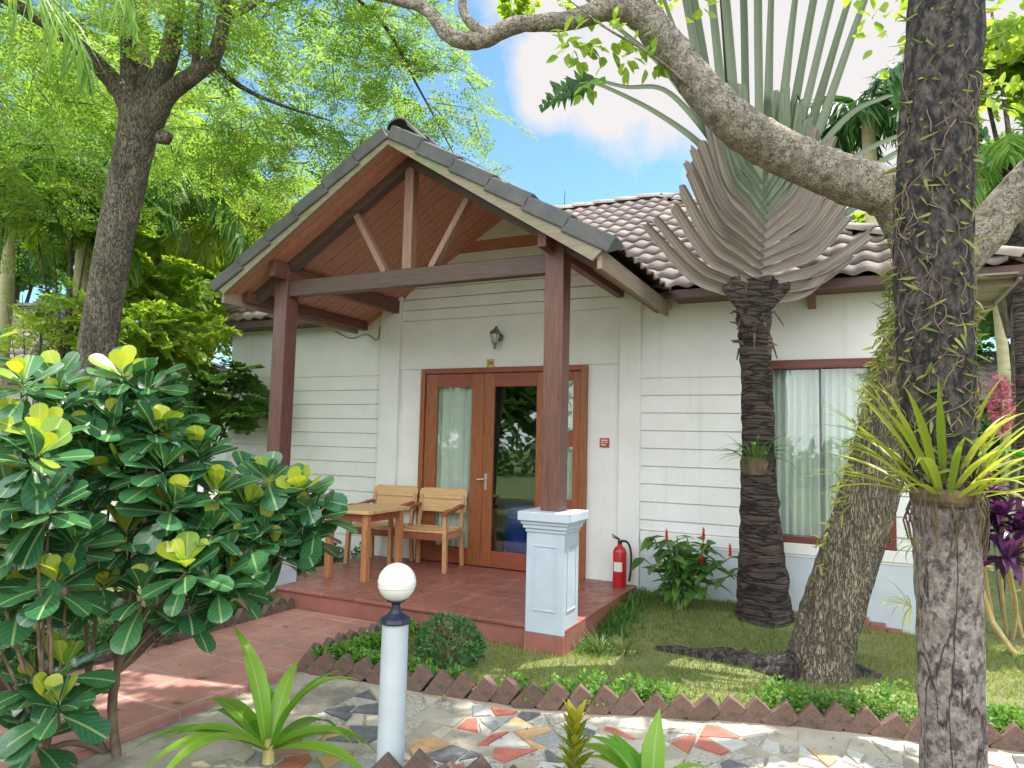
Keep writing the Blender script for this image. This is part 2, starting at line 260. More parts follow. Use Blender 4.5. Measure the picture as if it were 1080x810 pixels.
# ------------------------------------------------------------------ mesh builder
def nrm(a): return a/np.maximum(np.linalg.norm(a, axis=-1, keepdims=True), 1e-9)
class G:
    def __init__(s): s.V = []; s.F = []; s.mi = []; s.uv = []; s.rn = []; s.n = 0
    def add(s, V, F, mi=0, uv=None, rn=None):
        V = np.asarray(V, float).reshape(-1, 3); k = len(V)
        if not isinstance(F, np.ndarray):
            by = {}
            for i, f in enumerate(F): by.setdefault(len(f), []).append(i)
            for L, idx in by.items():
                s.F.append(np.array([F[i] for i in idx], int)+s.n)
                s.mi.append(np.array([mi[i] for i in idx], int) if not np.isscalar(mi) else np.full(len(idx), mi))
        else:
            s.F.append(F+s.n); s.mi.append(np.full(len(F), mi) if np.isscalar(mi) else np.asarray(mi))
        s.V.append(V); s.uv.append(np.zeros((k, 2)) if uv is None else uv)
        s.rn.append(np.full(k, random.random()) if rn is None else rn); s.n += k
    def box(s, a, b, mi=0, rot=None, piv=None):
        a = np.array(a, float); b = np.array(b, float); lo = np.minimum(a, b); hi = np.maximum(a, b)
        V = np.array([[(lo, hi)[i][0], (lo, hi)[j][1], (lo, hi)[k][2]] for i in (0, 1) for j in (0, 1) for k in (0, 1)])
        if rot is not None:
            p = (lo+hi)/2 if piv is None else np.array(piv); V = (V-p)@np.array(rot).T+p
        s.add(V, np.array([[0, 1, 3, 2], [4, 6, 7, 5], [0, 4, 5, 1], [2, 3, 7, 6], [0, 2, 6, 4], [1, 5, 7, 3]]), mi)
    def bar(s, p, q, wdt, hgt, up=(0, 0, 1), mi=0, w2=None, h2=None):
        p = np.array(p, float); q = np.array(q, float); d = nrm(q-p); x = nrm(np.cross(d, np.array(up, float))); z = np.cross(x, d)
        w2 = w2 or wdt; h2 = h2 or hgt
        V = [c+x*sx*ww/2+z*sz*hh/2 for c, ww, hh in ((p, wdt, hgt), (q, w2, h2)) for sx, sz in ((-1, -1), (1, -1), (1, 1), (-1, 1))]
        s.add(V, np.array([[0, 1, 2, 3], [7, 6, 5, 4], [0, 4, 5, 1], [1, 5, 6, 2], [2, 6, 7, 3], [3, 7, 4, 0]]), mi)
    def prism(s, pts, d, mi=0):
        k = len(pts); a = np.array(pts, float); b = a+np.array(d, float)
        F = [list(range(k))[::-1], list(range(k, 2*k))]+[[i, (i+1) % k, (i+1) % k+k, i+k] for i in range(k)]
        s.add(np.vstack([a, b]), F, mi)
    def tube(s, pts, rad, n=10, mi=0, rough=0, cap=True, ridge=0, rn=None):
        pts = np.array(pts, float); m = len(pts); rad = np.broadcast_to(np.array(rad, float), (m,))
        t = nrm(np.gradient(pts, axis=0)); ref = np.array([0, 0, 1.]) if abs(t[0][2]) < .9 else np.array([1., 0, 0])
        x = nrm(np.cross(t[0], ref)); V = []; UV = []
        ph = np.arange(n)*2*math.pi/n; rd = rng.standard_normal(n)
        for i in range(m):
            x = nrm(x-t[i]*(x@t[i])); y = np.cross(t[i], x)
            rr = rad[i]*(1+rough*rng.standard_normal(n)) if rough else np.full(n, rad[i])
            if ridge: rd = rd*.93+rng.standard_normal(n)*.36; rr = rr*(1+ridge*np.clip(rd, -1.6, 1.2))
            V.append(pts[i]+np.cos(ph)[:, None]*x*rr[:, None]+np.sin(ph)[:, None]*y*rr[:, None])
            UV.append(np.stack([np.full(n, i/max(1, m-1)), np.full(n, .5)], 1))
        V = np.vstack(V); j = np.arange(n); F = []
        for i in range(m-1):
            F.append(np.stack([i*n+j, i*n+(j+1) % n, (i+1)*n+(j+1) % n, (i+1)*n+j], 1))
        s.add(V, np.vstack(F), mi, np.vstack(UV), rn=None if rn is None else np.full(len(V), rn))
        if cap:
            s.add(np.vstack([V[:n], V[-n:]]), [list(range(n))[::-1], list(range(n, 2*n))], mi)
    def lathe(s, prof, c, n=24, mi=0, ax=None):
        c = np.array(c, float); ph = np.arange(n)*2*math.pi/n; V = []
        for r, z in prof: V.append(np.stack([r*np.cos(ph), r*np.sin(ph), np.full(n, z)], 1))
        V = np.vstack(V)
        if ax is not None: V = V@np.array(ax).T
        V = V+c; j = np.arange(n); F = [np.stack([i*n+j, i*n+(j+1) % n, (i+1)*n+(j+1) % n, (i+1)*n+j], 1) for i in range(len(prof)-1)]
        s.add(V, np.vstack(F), mi)
    def build(s, name, mats, parent=None, smooth=False, bevel=0, bseg=2):
        me = bpy.data.meshes.new(name); V = np.vstack(s.V)
        if parent is not None: V = V-np.array(parent['_b'])
        me.vertices.add(len(V)); me.vertices.foreach_set('co', V.astype(np.float32).ravel())
        lp = np.concatenate([f.ravel() for f in s.F]); tot = np.concatenate([np.full(len(f), f.shape[1]) for f in s.F])
        me.loops.add(len(lp)); me.loops.foreach_set('vertex_index', lp.astype(np.int32))
        me.polygons.add(len(tot)); st = np.concatenate([[0], np.cumsum(tot)[:-1]])
        me.polygons.foreach_set('loop_start', st.astype(np.int32)); me.polygons.foreach_set('loop_total', tot.astype(np.int32))
        me.polygons.foreach_set('material_index', np.concatenate(s.mi).astype(np.int32))
        me.polygons.foreach_set('use_smooth', np.full(len(tot), bool(smooth)))
        a = me.attributes.new('rnd', 'FLOAT', 'POINT'); a.data.foreach_set('value', np.concatenate(s.rn).astype(np.float32))
        uvl = me.uv_layers.new(name='UVMap'); uvl.data.foreach_set('uv', np.vstack(s.uv)[lp].astype(np.float32).ravel())
        me.update(calc_edges=True); me.validate()
        for m in (mats if isinstance(mats, (list, tuple)) else [mats]): me.materials.append(m)
        o = bpy.data.objects.new(name, me); COL.objects.link(o)
        if parent is not None: o.parent = parent; o['_b'] = list(parent['_b'])
        else: o['_b'] = [0., 0., 0.]
        if bevel:
            b = o.modifiers.new('soft_edges', 'BEVEL'); b.width = bevel; b.segments = bseg; b.limit_method = 'ANGLE'; b.angle_limit = R(40)
        return o
def tag(o, label, cat, group=None, kind=None):
    o['label'] = label; o['category'] = cat
    if group: o['group'] = group
    if kind: o['kind'] = kind
    return o
def thing(name, label, cat, loc=(0, 0, 0), group=None):
    o = bpy.data.objects.new(name, None); COL.objects.link(o); o.empty_display_size = .1
    o.location = [float(c) for c in loc]; o['_b'] = [float(c) for c in loc]
    return tag(o, label, cat, group)
def structure(o): o['kind'] = 'structure'; return o
def recenter(o):                      # a one-mesh thing gets its origin at its own base
    me = o.data; n = len(me.vertices); c = np.empty(n*3, np.float32); me.vertices.foreach_get('co', c); c = c.reshape(-1, 3)
    b = np.array([(c[:, 0].min()+c[:, 0].max())/2, (c[:, 1].min()+c[:, 1].max())/2, c[:, 2].min()])
    me.vertices.foreach_set('co', (c-b).ravel().astype(np.float32)); o.location = b; me.update(); return o
def smoothpath(pts, k=6):
    p = np.array(pts, float); p = np.vstack([2*p[0]-p[1], p, 2*p[-1]-p[-2]]); out = []
    for i in range(1, len(p)-2):
        for t in np.arange(k)/k:
            a, b, c, d = p[i-1], p[i], p[i+1], p[i+2]
            out.append(.5*((2*b)+(-a+c)*t+(2*a-5*b+4*c-d)*t*t+(-a+3*b-3*c+d)*t**3))
    out.append(p[-2]); return np.array(out)

# leaves -----------------------------------------------------------
def tmpl(ss, ws):
    S = []; T = []; F = []
    for i, (a, b) in enumerate(zip(ss, ws)):
        S += [a, a, a]; T += [-b, 0, b]
    for i in range(len(ss)-1):
        j = 3*i; F += [[j, j+1, j+4, j+3], [j+1, j+2, j+5, j+4]]
    return np.array(S), np.array(T), np.array(F)
T_OBOV = tmpl([0, .07, .22, .42, .62, .80, .92, .985, 1], [.05, .08, .34, .68, .93, 1, .8, .42, .06])
T_OVAL = tmpl([0, .15, .4, .7, 1], [.06, .55, 1, .72, .04])
T_STRAP = tmpl([0, .12, .3, .5, .7, .87, 1], [.55, .85, 1, 1, .85, .5, .03])
T_QUAD = (np.array([0, .45, 1, .5]), np.array([0, -1, 0, 1.]), np.array([[0, 1, 2, 3]]))
T_BLADE = tmpl([0, .5, 1], [.8, 1, .1])
def leaves(g, Pn, D, Nn, L, W, T, fold=.25, curl=.3, mi=0, rn=None):
    S, t, F = T; n = len(Pn); k = len(S)
    D = nrm(np.asarray(D, float)); Nn = np.asarray(Nn, float); Nn = nrm(Nn-D*(D*Nn).sum(-1, keepdims=True)); X = np.cross(D, Nn)
    L = np.broadcast_to(L, (n,)); W = np.broadcast_to(W, (n,)); curl = np.broadcast_to(curl, (n,))
    ss = S[None, :]; tt = t[None, :]
    V = (np.asarray(Pn)[:, None]+D[:, None]*(ss*L[:, None])[..., None]+X[:, None]*(tt*W[:, None]/2)[..., None]
         + Nn[:, None]*((np.abs(tt)*W[:, None]/2*fold)-(curl*L)[:, None]*ss**2)[..., None])
    FF = (F[None]+(np.arange(n)*k)[:, None, None]).reshape(-1, F.shape[1])
    mx = np.abs(t).max()
    uv = np.tile(np.stack([S, t/mx], 1), (n, 1)); r = rng.random(n) if rn is None else np.broadcast_to(rn, (n,))
    g.add(V.reshape(-1, 3), FF, mi, uv, np.repeat(r, k))
def spray_templates(nside=6, nl=7, ang=55):
    out = []
    for q in range(4):
        ps = []; ds = []
        for i in range(nside*2):
            s = (i+1)/(nside*2+1); sd = 1 if i % 2 else -1; ln = .42*(1-.55*s)*random.uniform(.8, 1.15)
            a = R(ang+random.uniform(-10, 10))*sd; d = np.array([math.cos(a), math.sin(a), random.uniform(-.15, .1)])
            for j in range(nl):
                p = np.array([s, 0, -.12*s*s])+d*ln*(j+1)/nl
                b = a+(R(50) if j % 2 else -R(50)); ps.append(p); ds.append([math.cos(b), math.sin(b), random.uniform(-.3, .2)])
        for j in range(5): ps.append([1-.05*j, 0, -.12]); ds.append([1, (-1)**j*.8, 0])
        out.append((np.array(ps), np.array(ds)))
    return out
SPT = spray_templates()
def sprays(g, C, Rad, n, slen, lL, lW, down=.15, mi=0, shell=.3, twigs=None, rr=None):
    C = np.array(C, float); Rad = np.broadcast_to(np.array(Rad, float), (3,))
    u = nrm(rng.standard_normal((n, 3))); r = (shell+(1-shell)*rng.random(n))**.6
    pos = C+u*Rad*r[:, None]
    az = np.arctan2(u[:, 1], u[:, 0])+rng.normal(0, .8, n); el = -down+rng.normal(0, .35, n); roll = rng.normal(0, .5, n); sc = slen*rng.uniform(.6, 1.2, n)
    ca, sa, ce, se, cr_, sr = np.cos(az), np.sin(az), np.cos(el), np.sin(el), np.cos(roll), np.sin(roll)
    X = np.stack([ca*ce, sa*ce, se], 1); Y0 = np.stack([-sa, ca, 0*sa], 1); Z0 = np.cross(X, Y0)
    Y = Y0*cr_[:, None]+Z0*sr[:, None]; Z = np.cross(X, Y)
    for q in range(4):
        idx = np.arange(n) % 4 == q; m = idx.sum()
        if not m: continue
        ps, ds = SPT[q]; Mx = np.stack([X[idx], Y[idx], Z[idx]], 1)
        pp = np.einsum('kj,njc->nkc', ps, Mx)*sc[idx][:, None, None]+pos[idx][:, None]
        dd = np.einsum('kj,njc->nkc', ds, Mx); k = len(ps)
        nn = np.repeat(Z[idx], k, 0)+rng.normal(0, .35, (m*k, 3))
        base = rng.random(m) if rr is None else rr+rng.uniform(-.2, .2, m)
        rn = np.clip(np.repeat(base, k)+rng.normal(0, .15, m*k), 0, 1)
        leaves(g, pp.reshape(-1, 3), dd.reshape(-1, 3), nn, lL*rng.uniform(.7, 1.2, m*k), lW*rng.uniform(.7, 1.2, m*k), T_QUAD, 0, 0, mi, rn)
    if twigs is not None:
        for i in range(0, n, 2): twigs.tube([pos[i], pos[i]+X[i]*sc[i]*.5, pos[i]+X[i]*sc[i]-Z[i]*.12*sc[i]], [.006, .004, .002], 4, cap=False, mi=1)
def tufts(g, C, Rad, n, L, W, T=T_OVAL, up=.5, mi=0, rn=None, curl=.2, shell=0.2, zmin=None):
    u = nrm(rng.standard_normal((n, 3))); pos = np.array(C, float)+u*np.broadcast_to(np.array(Rad, float), (3,))*((shell+(1-shell)*rng.random(n))**.5)[:, None]
    if zmin is not None: pos[:, 2] = np.maximum(pos[:, 2], zmin)
    D = u+rng.normal(0, .6, (n, 3)); D[:, 2] += up*.3
    leaves(g, pos, D, np.array([0, 0, 1.])+rng.normal(0, .45, (n, 3)), L*rng.uniform(.6, 1.2, n), W*rng.uniform(.7, 1.2, n), T, .2, curl, mi, rn)
def frond(g, base, az, el, length, nl, lL, lW, droop=.9, tw=None, hang=.5, mi=0, rad=.012, kk=None):
    n = 12; p = np.array(base, float); pts = [p.copy()]; e = el
    for i in range(n):
        p = p+np.array([math.cos(az)*math.cos(e), math.sin(az)*math.cos(e), math.sin(e)])*length/n; pts.append(p.copy()); e -= droop/n*(1+i*.12)
    pts = np.array(pts); (tw or g).tube(pts, np.linspace(rad, rad*.25, n+1), 5, cap=False, mi=mi if tw is None else 0)
    s = np.linspace(.14, .99, nl); idx = s*n; i0 = np.minimum(idx.astype(int), n-1); f = (idx-i0)[:, None]
    B = pts[i0]*(1-f)+pts[i0+1]*f; t = nrm(pts[i0+1]-pts[i0]); side = np.array([-math.sin(az), math.cos(az), 0])
    for sd in (-1, 1):
        D = t*.65+side*sd*.8+np.array([0, 0, -hang])*rng.uniform(.3, 1.2, (nl, 1))+rng.normal(0, .1, (nl, 3))
        Ls = lL*np.sin(np.clip(s*1.02, 0, 1)*math.pi*.86+.25)*rng.uniform(.85, 1.1, nl)
        leaves(g, B, D, np.array([0, 0, 1.])+rng.normal(0, .25, (nl, 3)), np.maximum(Ls, .08), lW, T_BLADE, .3, .3, mi, np.clip((.5 if kk is None else kk)+rng.normal(0, .25, nl), 0, 1))

# ------------------------------------------------------------------ ground, paths
EDGE = np.array([(1.10, -3.12), (1.9, -3.05), (2.77, -2.94), (3.4, -2.72), (4.02, -2.48), (4.71, -2.32), (5.32, -2.18), (6.4, -1.98), (9, -1.7)])
FRONT = np.array([(1.35, -4.62), (1.9, -4.40), (2.64, -4.10), (2.96, -4.0), (3.6, -3.80), (4.3, -3.52), (4.9, -3.05), (5.6, -2.85), (9, -2.5)])
edge = lambda x: np.interp(x, EDGE[:, 0], EDGE[:, 1]); front = lambda x: np.interp(x, FRONT[:, 0], FRONT[:, 1])
sst = lambda a: np.clip(a, 0, 1)**2*(3-2*np.clip(a, 0, 1))
def zl(x, y):
    return -.185+.115*sst((y+1.7)/1.4)*(1-.75*sst((x-4.0)/1.1))*sst((x-1.5)/1)+.012*np.sin(x*3.1+y*2.2)*np.cos(y*2.7-x)
def inlawn(x, y):
    a = (x > 1.13) & (y > edge(x)+.02) & ~((x < 2.6) & (y > -1.93)) & ~((y > -.02) & (x < 5.12))
    b = (x < -.06) & ~((x > -.62) & (y > -1.93)) & ~((x > -3.2) & (y > -.02))
    return a | b
g = G(); n = 40; xs = np.linspace(-110, 110, n); X, Y = np.meshgrid(xs, xs); i = np.arange(n-1)
FI = np.array([[a*n+b, a*n+b+1, (a+1)*n+b+1, (a+1)*n+b] for a in range(n-1) for b in range(n-1)])
g.add(np.stack([X.ravel(), Y.ravel(), np.full(n*n, -.26)], 1), FI); structure(g.build('ground', GROUND))
g = G(); xs = np.arange(-14, 14.01, .12); ys = np.arange(-10, 14, .12); X, Y = np.meshgrid(xs, ys); nx = len(xs); Zv = zl(X, Y)
keep = []
for a in range(len(ys)-1):
    cx = (xs[:-1]+xs[1:])/2; ok = inlawn(cx, np.full(len(cx), (ys[a]+ys[a+1])/2))
    for b in np.nonzero(ok)[0]: keep.append([a*nx+b, a*nx+b+1, (a+1)*nx+b+1, (a+1)*nx+b])
g.add(np.stack([X.ravel(), Y.ravel(), Zv.ravel()], 1), np.array(keep)); structure(g.build('lawn', TURF, smooth=True))
g = G()
pts = []
for cnt, (x0, x1, y0, y1) in ((62000, (1.1, 7.5, -3.1, 0)), (22000, (4.9, 11, -2.2, 9)), (30000, (-6, -.06, -7, 0)), (3000, (-1.6, -.4, -2, 0))):
    q = np.stack([rng.uniform(x0, x1, cnt), rng.uniform(y0, y1, cnt)], 1); pts.append(q[inlawn(q[:, 0], q[:, 1])])
q = np.vstack(pts); bare = np.sin(q[:, 0]*2.3+1)*np.sin(q[:, 1]*3.1)+.5*np.sin(q[:, 0]*5.1+q[:, 1]*4.3); q = q[rng.random(len(q)) < np.where(bare > .65, .45, 1)]
m = len(q); B = np.stack([q[:, 0], q[:, 1], zl(q[:, 0], q[:, 1])-.004], 1); D = rng.normal(0, .55, (m, 3)); D[:, 2] = 1; D = nrm(D); L = rng.uniform(.02, .06, m)
sx = nrm(np.cross(D, rng.standard_normal((m, 3))))*.0036
V = np.stack([B-sx, B+sx, B+D*L[:, None]], 1).reshape(-1, 3)
g.add(V, np.arange(3*m).reshape(-1, 3), 0, None, np.repeat(np.clip(.5+.3*np.sin(q[:, 0]*1.7+q[:, 1])+rng.normal(0, .25, m), 0, 1), 3))
o = g.build('grass', L_GRASS); tag(o, 'short green lawn grass round the bungalow and under the trees', 'grass', kind='stuff')
def sheet(name, poly, z, m):
    g = G(); g.add([(x, y, z) for x, y in poly], [list(range(len(poly)))]); return structure(g.build(name, m))
g = G(); g.box((-.04, -9, -.30), (1.13, -1.945, -.17)); structure(g.build('red_path', PATHT))
sheet('concrete_path', [(1.13, -9), (1.2, -4.7)]+[(x, y-.02) for x, y in FRONT]+[(9, -1.68)]+[(x, y) for x, y in EDGE[::-1]][1:], -.205, CONC)
sheet('front_bed', [(1.2, -4.72)]+[(x, y-.02) for x, y in FRONT]+[(14, -2.5), (14, -9.5), (1.2, -9.5)], -.20, DIRT)
# crazy paving: the strip is cut again and again by random lines, then each shard is shrunk for its joint
g = G()
def cut(poly, p, d):
    nn = np.array([-d[1], d[0]]); A = []; Bq = []
    for i in range(len(poly)):
        a, b = poly[i], poly[(i+1) % len(poly)]; sa, sb = (a-p)@nn, (b-p)@nn
        (A if sa >= 0 else Bq).append(a)
        if sa*sb < 0: c = a+(b-a)*sa/(sa-sb); A.append(c); Bq.append(c)
    return A, Bq
def area(p):
    p = np.array(p); return .5*abs(np.dot(p[:, 0], np.roll(p[:, 1], 1))-np.dot(p[:, 1], np.roll(p[:, 0], 1)))
rs = random.Random(5)
def split(poly, lim):
    if len(poly) < 3: return []
    if area(poly) < lim*rs.uniform(.6, 1.7): return [poly]
    p = np.array(poly); c = p.mean(0)+np.array([rs.uniform(-.04, .04), rs.uniform(-.04, .04)]); e = p-p.mean(0); vv = np.linalg.svd(e)[2]
    a = math.atan2(vv[1][1], vv[1][0])+rs.uniform(-.6, .6); A, Bq = cut(poly, c, np.array([math.cos(a), math.sin(a)]))
    return split(A, lim)+split(Bq, lim)
for x0 in np.arange(1.75, 7.5, .5):
    x1 = x0+.5
    quad = [np.array(t) for t in ((x0, front(x0)+.06), (x1, front(x1)+.06), (x1, edge(x1)-.10), (x0, edge(x0)-.10))]
    for pl in split(quad, .026):
        p = np.array(pl); c = p.mean(0)
        if rs.random() < .17 or area(p) < .003: continue
        dd = p-c; q = c+dd*(1-.017/np.maximum(np.linalg.norm(dd, axis=1, keepdims=True), .03))
        k = rs.choices(range(8), (28, 16, 11, 12, 8, 10, 7, 12))[0]; z = -.196+rs.uniform(-.002, .004)
        if 0.5*(sum(q[i][0]*q[(i+1) % len(q)][1]-q[(i+1) % len(q)][0]*q[i][1] for i in range(len(q)))) < 0: q = q[::-1]
        g.prism([(x, y, z-.012) for x, y in q], (0, 0, .012), k)
structure(g.build('mosaic_path', SH, bevel=.003))

# edging bricks ----------------------------------------------------
def brick_mesh():
    g = G(); g.box((-.055, -.03, -.11), (.055, .03, .075)); o = g.build('edging_brick', [BRICK, BRICKDK], bevel=.006); return o
def row(pts, sp, label, group, dk=0, tilt=45, sink=0):
    pts = np.array(pts); sg = np.linalg.norm(np.diff(pts, axis=0), axis=1); tot = sg.sum(); acc = np.concatenate([[0], np.cumsum(sg)])
    src = brick_mesh(); me = src.data; first = True
    for s in np.arange(sp*.5, tot, sp):
        x = np.interp(s, acc, pts[:, 0]); y = np.interp(s, acc, pts[:, 1])
        a = math.atan2(np.interp(s+.05, acc, pts[:, 1])-y, np.interp(s+.05, acc, pts[:, 0])-x) if s+.05 < tot else a
        o = src if first else src.copy()
        if not first: COL.objects.link(o)
        first = False
        o.location = (x+random.uniform(-.006, .006), y+random.uniform(-.012, .012), -.142-sink+random.uniform(-.024, .012))
        o.rotation_euler = Matrix.Rotation(a+random.uniform(-.06, .06), 3, 'Z').to_quaternion().to_matrix().to_4x4().to_3x3().to_euler()
        q = Matrix.Rotation(a+random.uniform(-.07, .07), 3, 'Z') @ Matrix.Rotation(R(tilt)+random.uniform(-.16, .14), 3, 'Y') @ Matrix.Rotation(random.uniform(-.07, .07), 3, 'X')
        o.rotation_euler = q.to_euler(); tag(o, label, 'brick', group)
        if dk and random.random() < dk: o.material_slots[0].link = 'OBJECT'; o.material_slots[0].material = BRICKDK
row(EDGE[:-1], .146, 'tilted red brick in the sawtooth row between the lawn and the stone mosaic path', 'bricks edging the lawn beside the mosaic path', .12)
row([(1.12, -3.05), (1.13, -2.0)], .13, 'dark tilted brick in the short row between red tiled path and small garden bed', 'bricks edging the bed beside the red path', .8)
row([(-.07, -1.75), (-.06, -4.9)], .14, 'mossy tilted brick along the far left side of the red tiled path', 'bricks edging the left side of the red path', .8)
row(np.vstack([[2.5, -4.16], FRONT[2:-1]]), .146, 'tilted dark red brick in the front row around the lamp bollard bed', 'bricks edging the front bed', .5)

# ------------------------------------------------------------------ the bungalow
H = thing('bungalow', 'white tropical bungalow with brown tiled roof and timber gabled porch', 'house', (0, 0, -.2))
PX, SL, ZT, PW = 1.006, .615, 4.03, 1.98           # porch ridge x, slope, ridge height
und = lambda x: ZT-.10-SL*abs(x-PX)               # underside of porch roof
XL, XR = -3.17, 5.15
WX0, WX1, WZ0, WZ1 = 3.70, 4.86, .53, 2.19
# walls
g = G()
def fw(x0, x1, z0, z1, y=.014, t=.16): g.box((x0, y, z0), (x1, y+t, z1))
fw(XL, -.0, -.25, 2.92); fw(2.045, WX0, -.25, 2.92); fw(WX1, XR, -.25, 2.92); fw(WX0, WX1, -.25, WZ0); fw(WX0, WX1, WZ1, 2.92); fw(0, 2.045, 2.2, 2.92)
g.box((XL, .174, -.25), (XL+.16, 7, 2.92)); g.box((XR-.16, .174, -.25), (XR, 7, 2.92)); g.box((XL, 6.84, -.25), (XR, 7, 2.92))
g.build('wall', WHITE, H)
g = G()
gz = [2.05-.1768*k for k in range(9)]
def boards(x0, x1, zs, hole=None):
    for a, b in zip(zs[:-1], zs[1:]):
        for s0, s1 in ([(x0, x1)] if not hole or b > hole[3] or a < hole[2] else [(x0, hole[0]), (hole[1], x1)]):
            if s1-s0 < .02: continue
            g.prism([(s0, .013, a+.004), (s0, .002, a+.004), (s0, -.006, a+.010), (s0, 0, b-.004), (s0, .013, b-.004)], (s1-s0, 0, 0))
zz = sorted([z for z in gz if z > .6])
boards(2.615, XR, [.532]+zz, (WX0, WX1, WZ0, WZ1)); 
for s0, s1, a, b in ((2.615, WX0, zz[-1]+.006, 2.91), (WX1, XR, zz[-1]+.006, 2.91), (WX0, WX1, WZ1+.002, 2.91)): g.box((s0, 0, a), (s1, .013, b))
g.build('siding', WHITE, H); g = G()
zz2 = [.02+.1768*k for k in range(14)]; zz2 = [z for z in zz2 if z < 2.3]
boards(XL, -.605, zz2); g.box((XL, 0, zz2[-1]+.006), (-.605, .013, 2.91))
o = g.build('siding', WHITE, H)
# gable wall over the door, with level board grooves following the slopes
g = G()
def xr_at(z): h = (ZT-.10-z)/SL; return max(-.33, PX-h), min(2.4, PX+h)
zs = [2.205, 2.79, 2.92, 3.05, 3.18, 3.31, 3.44, 3.56]
for a, b in zip(zs[:-1], zs[1:]):
    (l0, r0), (l1, r1) = xr_at(a), xr_at(b)
    g.prism([(l0, -.004, a+.004), (r0, -.004, a+.004), (r1, .001, b-.005), (l1, .001, b-.005)], (0, .03, 0))
g.box((-.33, 0, 0), (-.002, .013, 2.204)); g.box((2.047, 0, 0), (2.4, .013, 2.204))
(l0, r0) = xr_at(3.684); g.prism([(l0, -.004, 3.684), (r0, -.004, 3.684), (PX, .002, ZT-.10)], (0, .03, 0))
g.build('gable_wall', WHITE, H)
g = G(); (l0, r0), (l1, r1) = xr_at(3.562), xr_at(3.681); g.prism([(l0, -.006, 3.562), (r0, -.006, 3.562), (r1, -.006, 3.681), (l1, -.006, 3.681)], (0, .03, 0)); g.build('red_band', SOFF, H)
for a, b in ((-.605, -.33), (2.4, 2.615)):
    g = G(); top = min(und(a), und(b))-.02; g.prism([(a, -.055, -.05), (b, -.055, -.05), (b, -.055, und(b)-.004), (a, -.055, und(a)-.004)], (0, .068, 0)); g.build('pilaster', WHITE, H, bevel=.004)
g = G(); g.box((2.62, -.03, .43), (XR+.03, .012, .53)); g.box((2.62, -.018, .405), (XR+.02, .012, .4295)); g.build('plinth_band', WHITE, H, bevel=.006)
g = G(); g.box((XL-.02, -.03, -.2), (-.61, .012, .018))
g.build('plinth_band', WHITE, H, bevel=.006)
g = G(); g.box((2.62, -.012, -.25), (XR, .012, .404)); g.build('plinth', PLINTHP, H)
g = G(); g.prism([(PX-1.8, .032, 2.7), (PX+1.8, .032, 2.7), (PX+1.8, .032, und(PX+1.8)+.02), (PX, .032, und(PX)+.02), (PX-1.8, .032, und(PX-1.8)+.02)], (0, .1, 0)); g.build('gable_backing', WHITE, H)
# main hip roof
def tiles(g, O, ux, uv, nc, cl, per, rangef, amp=.021, lift=.042, sub=9, mi=0):
    O, ux, uv = (np.array(a, float) for a in (O, ux, uv)); nrmv = nrm(np.cross(ux, uv)); nrmv = nrmv if nrmv[2] > 0 else -nrmv
    for i in range(nc):
        v0, v1 = i*cl, (i+1)*cl+.035; x0, x1 = rangef(v0+cl*.5)
        if x1-x0 < .1: continue
        m = max(2, int((x1-x0)/per*sub)); xx = np.linspace(x0, x1, m+1); ph = (xx/per+.5*0) % 1
        wv = amp*(np.where(ph < .62, np.sin(ph/.62*math.pi), -.45*np.sin((ph-.62)/.38*math.pi)))
        jit = (np.sin(np.floor(xx/per)*12.9+i*7.7)*43758.5 % 1-.5)*.012
        b0 = O+ux*xx[:, None]+uv*(v0+jit)[:, None]; lo = b0+nrmv*(wv+lift)[:, None]; un = b0+nrmv*(wv+lift-.022)[:, None]; hi = O+ux*xx[:, None]+uv*v1+nrmv*(wv+.012)[:, None]
        V = np.vstack([un, lo, hi]); j = np.arange(m); k = m+1
        F = np.vstack([np.stack([j, j+1, k+j+1, k+j], 1), np.stack([k+j, k+j+1, 2*k+j+1, 2*k+j], 1)])
        rn = (np.sin(np.floor(xx/per)*78.2+i*37.7)*9758.5) % 1
        g.add(V, F, mi, None, np.tile(rn, 3))
EX0, EX1, EY, EZ, MS, YR = -3.60, 5.78, -.40, 2.85, .60, 3.40
c = 1/math.sqrt(1+MS*MS); up_f = np.array([0, c, MS*c]); run = (YR-EY)/c
RM = bpy.data.materials['clay_roof_tile']
t_, b_ = RM.node_tree, RM.node_tree.nodes['Principled BSDF']       # tile-to-tile colour differences of the clay
lk = b_.inputs['Base Color'].links[0].from_socket; at = N(t_, 'ShaderNodeAttribute', attribute_name='rnd')
mx = N(t_, 'ShaderNodeMix', data_type='RGBA', blend_type='MULTIPLY'); mx.inputs['Factor'].default_value = 1
t_.links.new(lk, mx.inputs['A']); t_.links.new(ramp(t_, at.outputs['Fac'], (.78, .76, .76), (1.12, 1.1, 1.08), 0, 1), mx.inputs['B']); t_.links.new(mx.outputs['Result'], b_.inputs['Base Color'])
g = G()
def half(v):                          # porch half-width at the height of this course (the valleys)
    return max(0, (ZT-(EZ+v*MS*c))/SL)-.06
tiles(g, (EX0, EY, EZ), (1, 0, 0), up_f, 14, run/14, .20, lambda v: (v*c, max(v*c, PX-EX0-half(v)) if half(v) > 0 else PX-EX0))
tiles(g, (EX0, EY, EZ), (1, 0, 0), up_f, 14, run/14, .20, lambda v: (max(PX-EX0+max(half(v), 0), v*c), EX1-EX0-v*c))
up_r = np.array([-c, 0, MS*c]); tiles(g, (EX1, EY, EZ), (0, 1, 0), up_r, 14, run/14, .20, lambda v: (v*c, 2*(YR-EY)-v*c))
up_l = np.array([c, 0, MS*c]); tiles(g, (EX0, EY, EZ), (0, 1, 0), up_l, 14, run/14, .20, lambda v: (v*c, 2*(YR-EY)-v*c), sub=5)
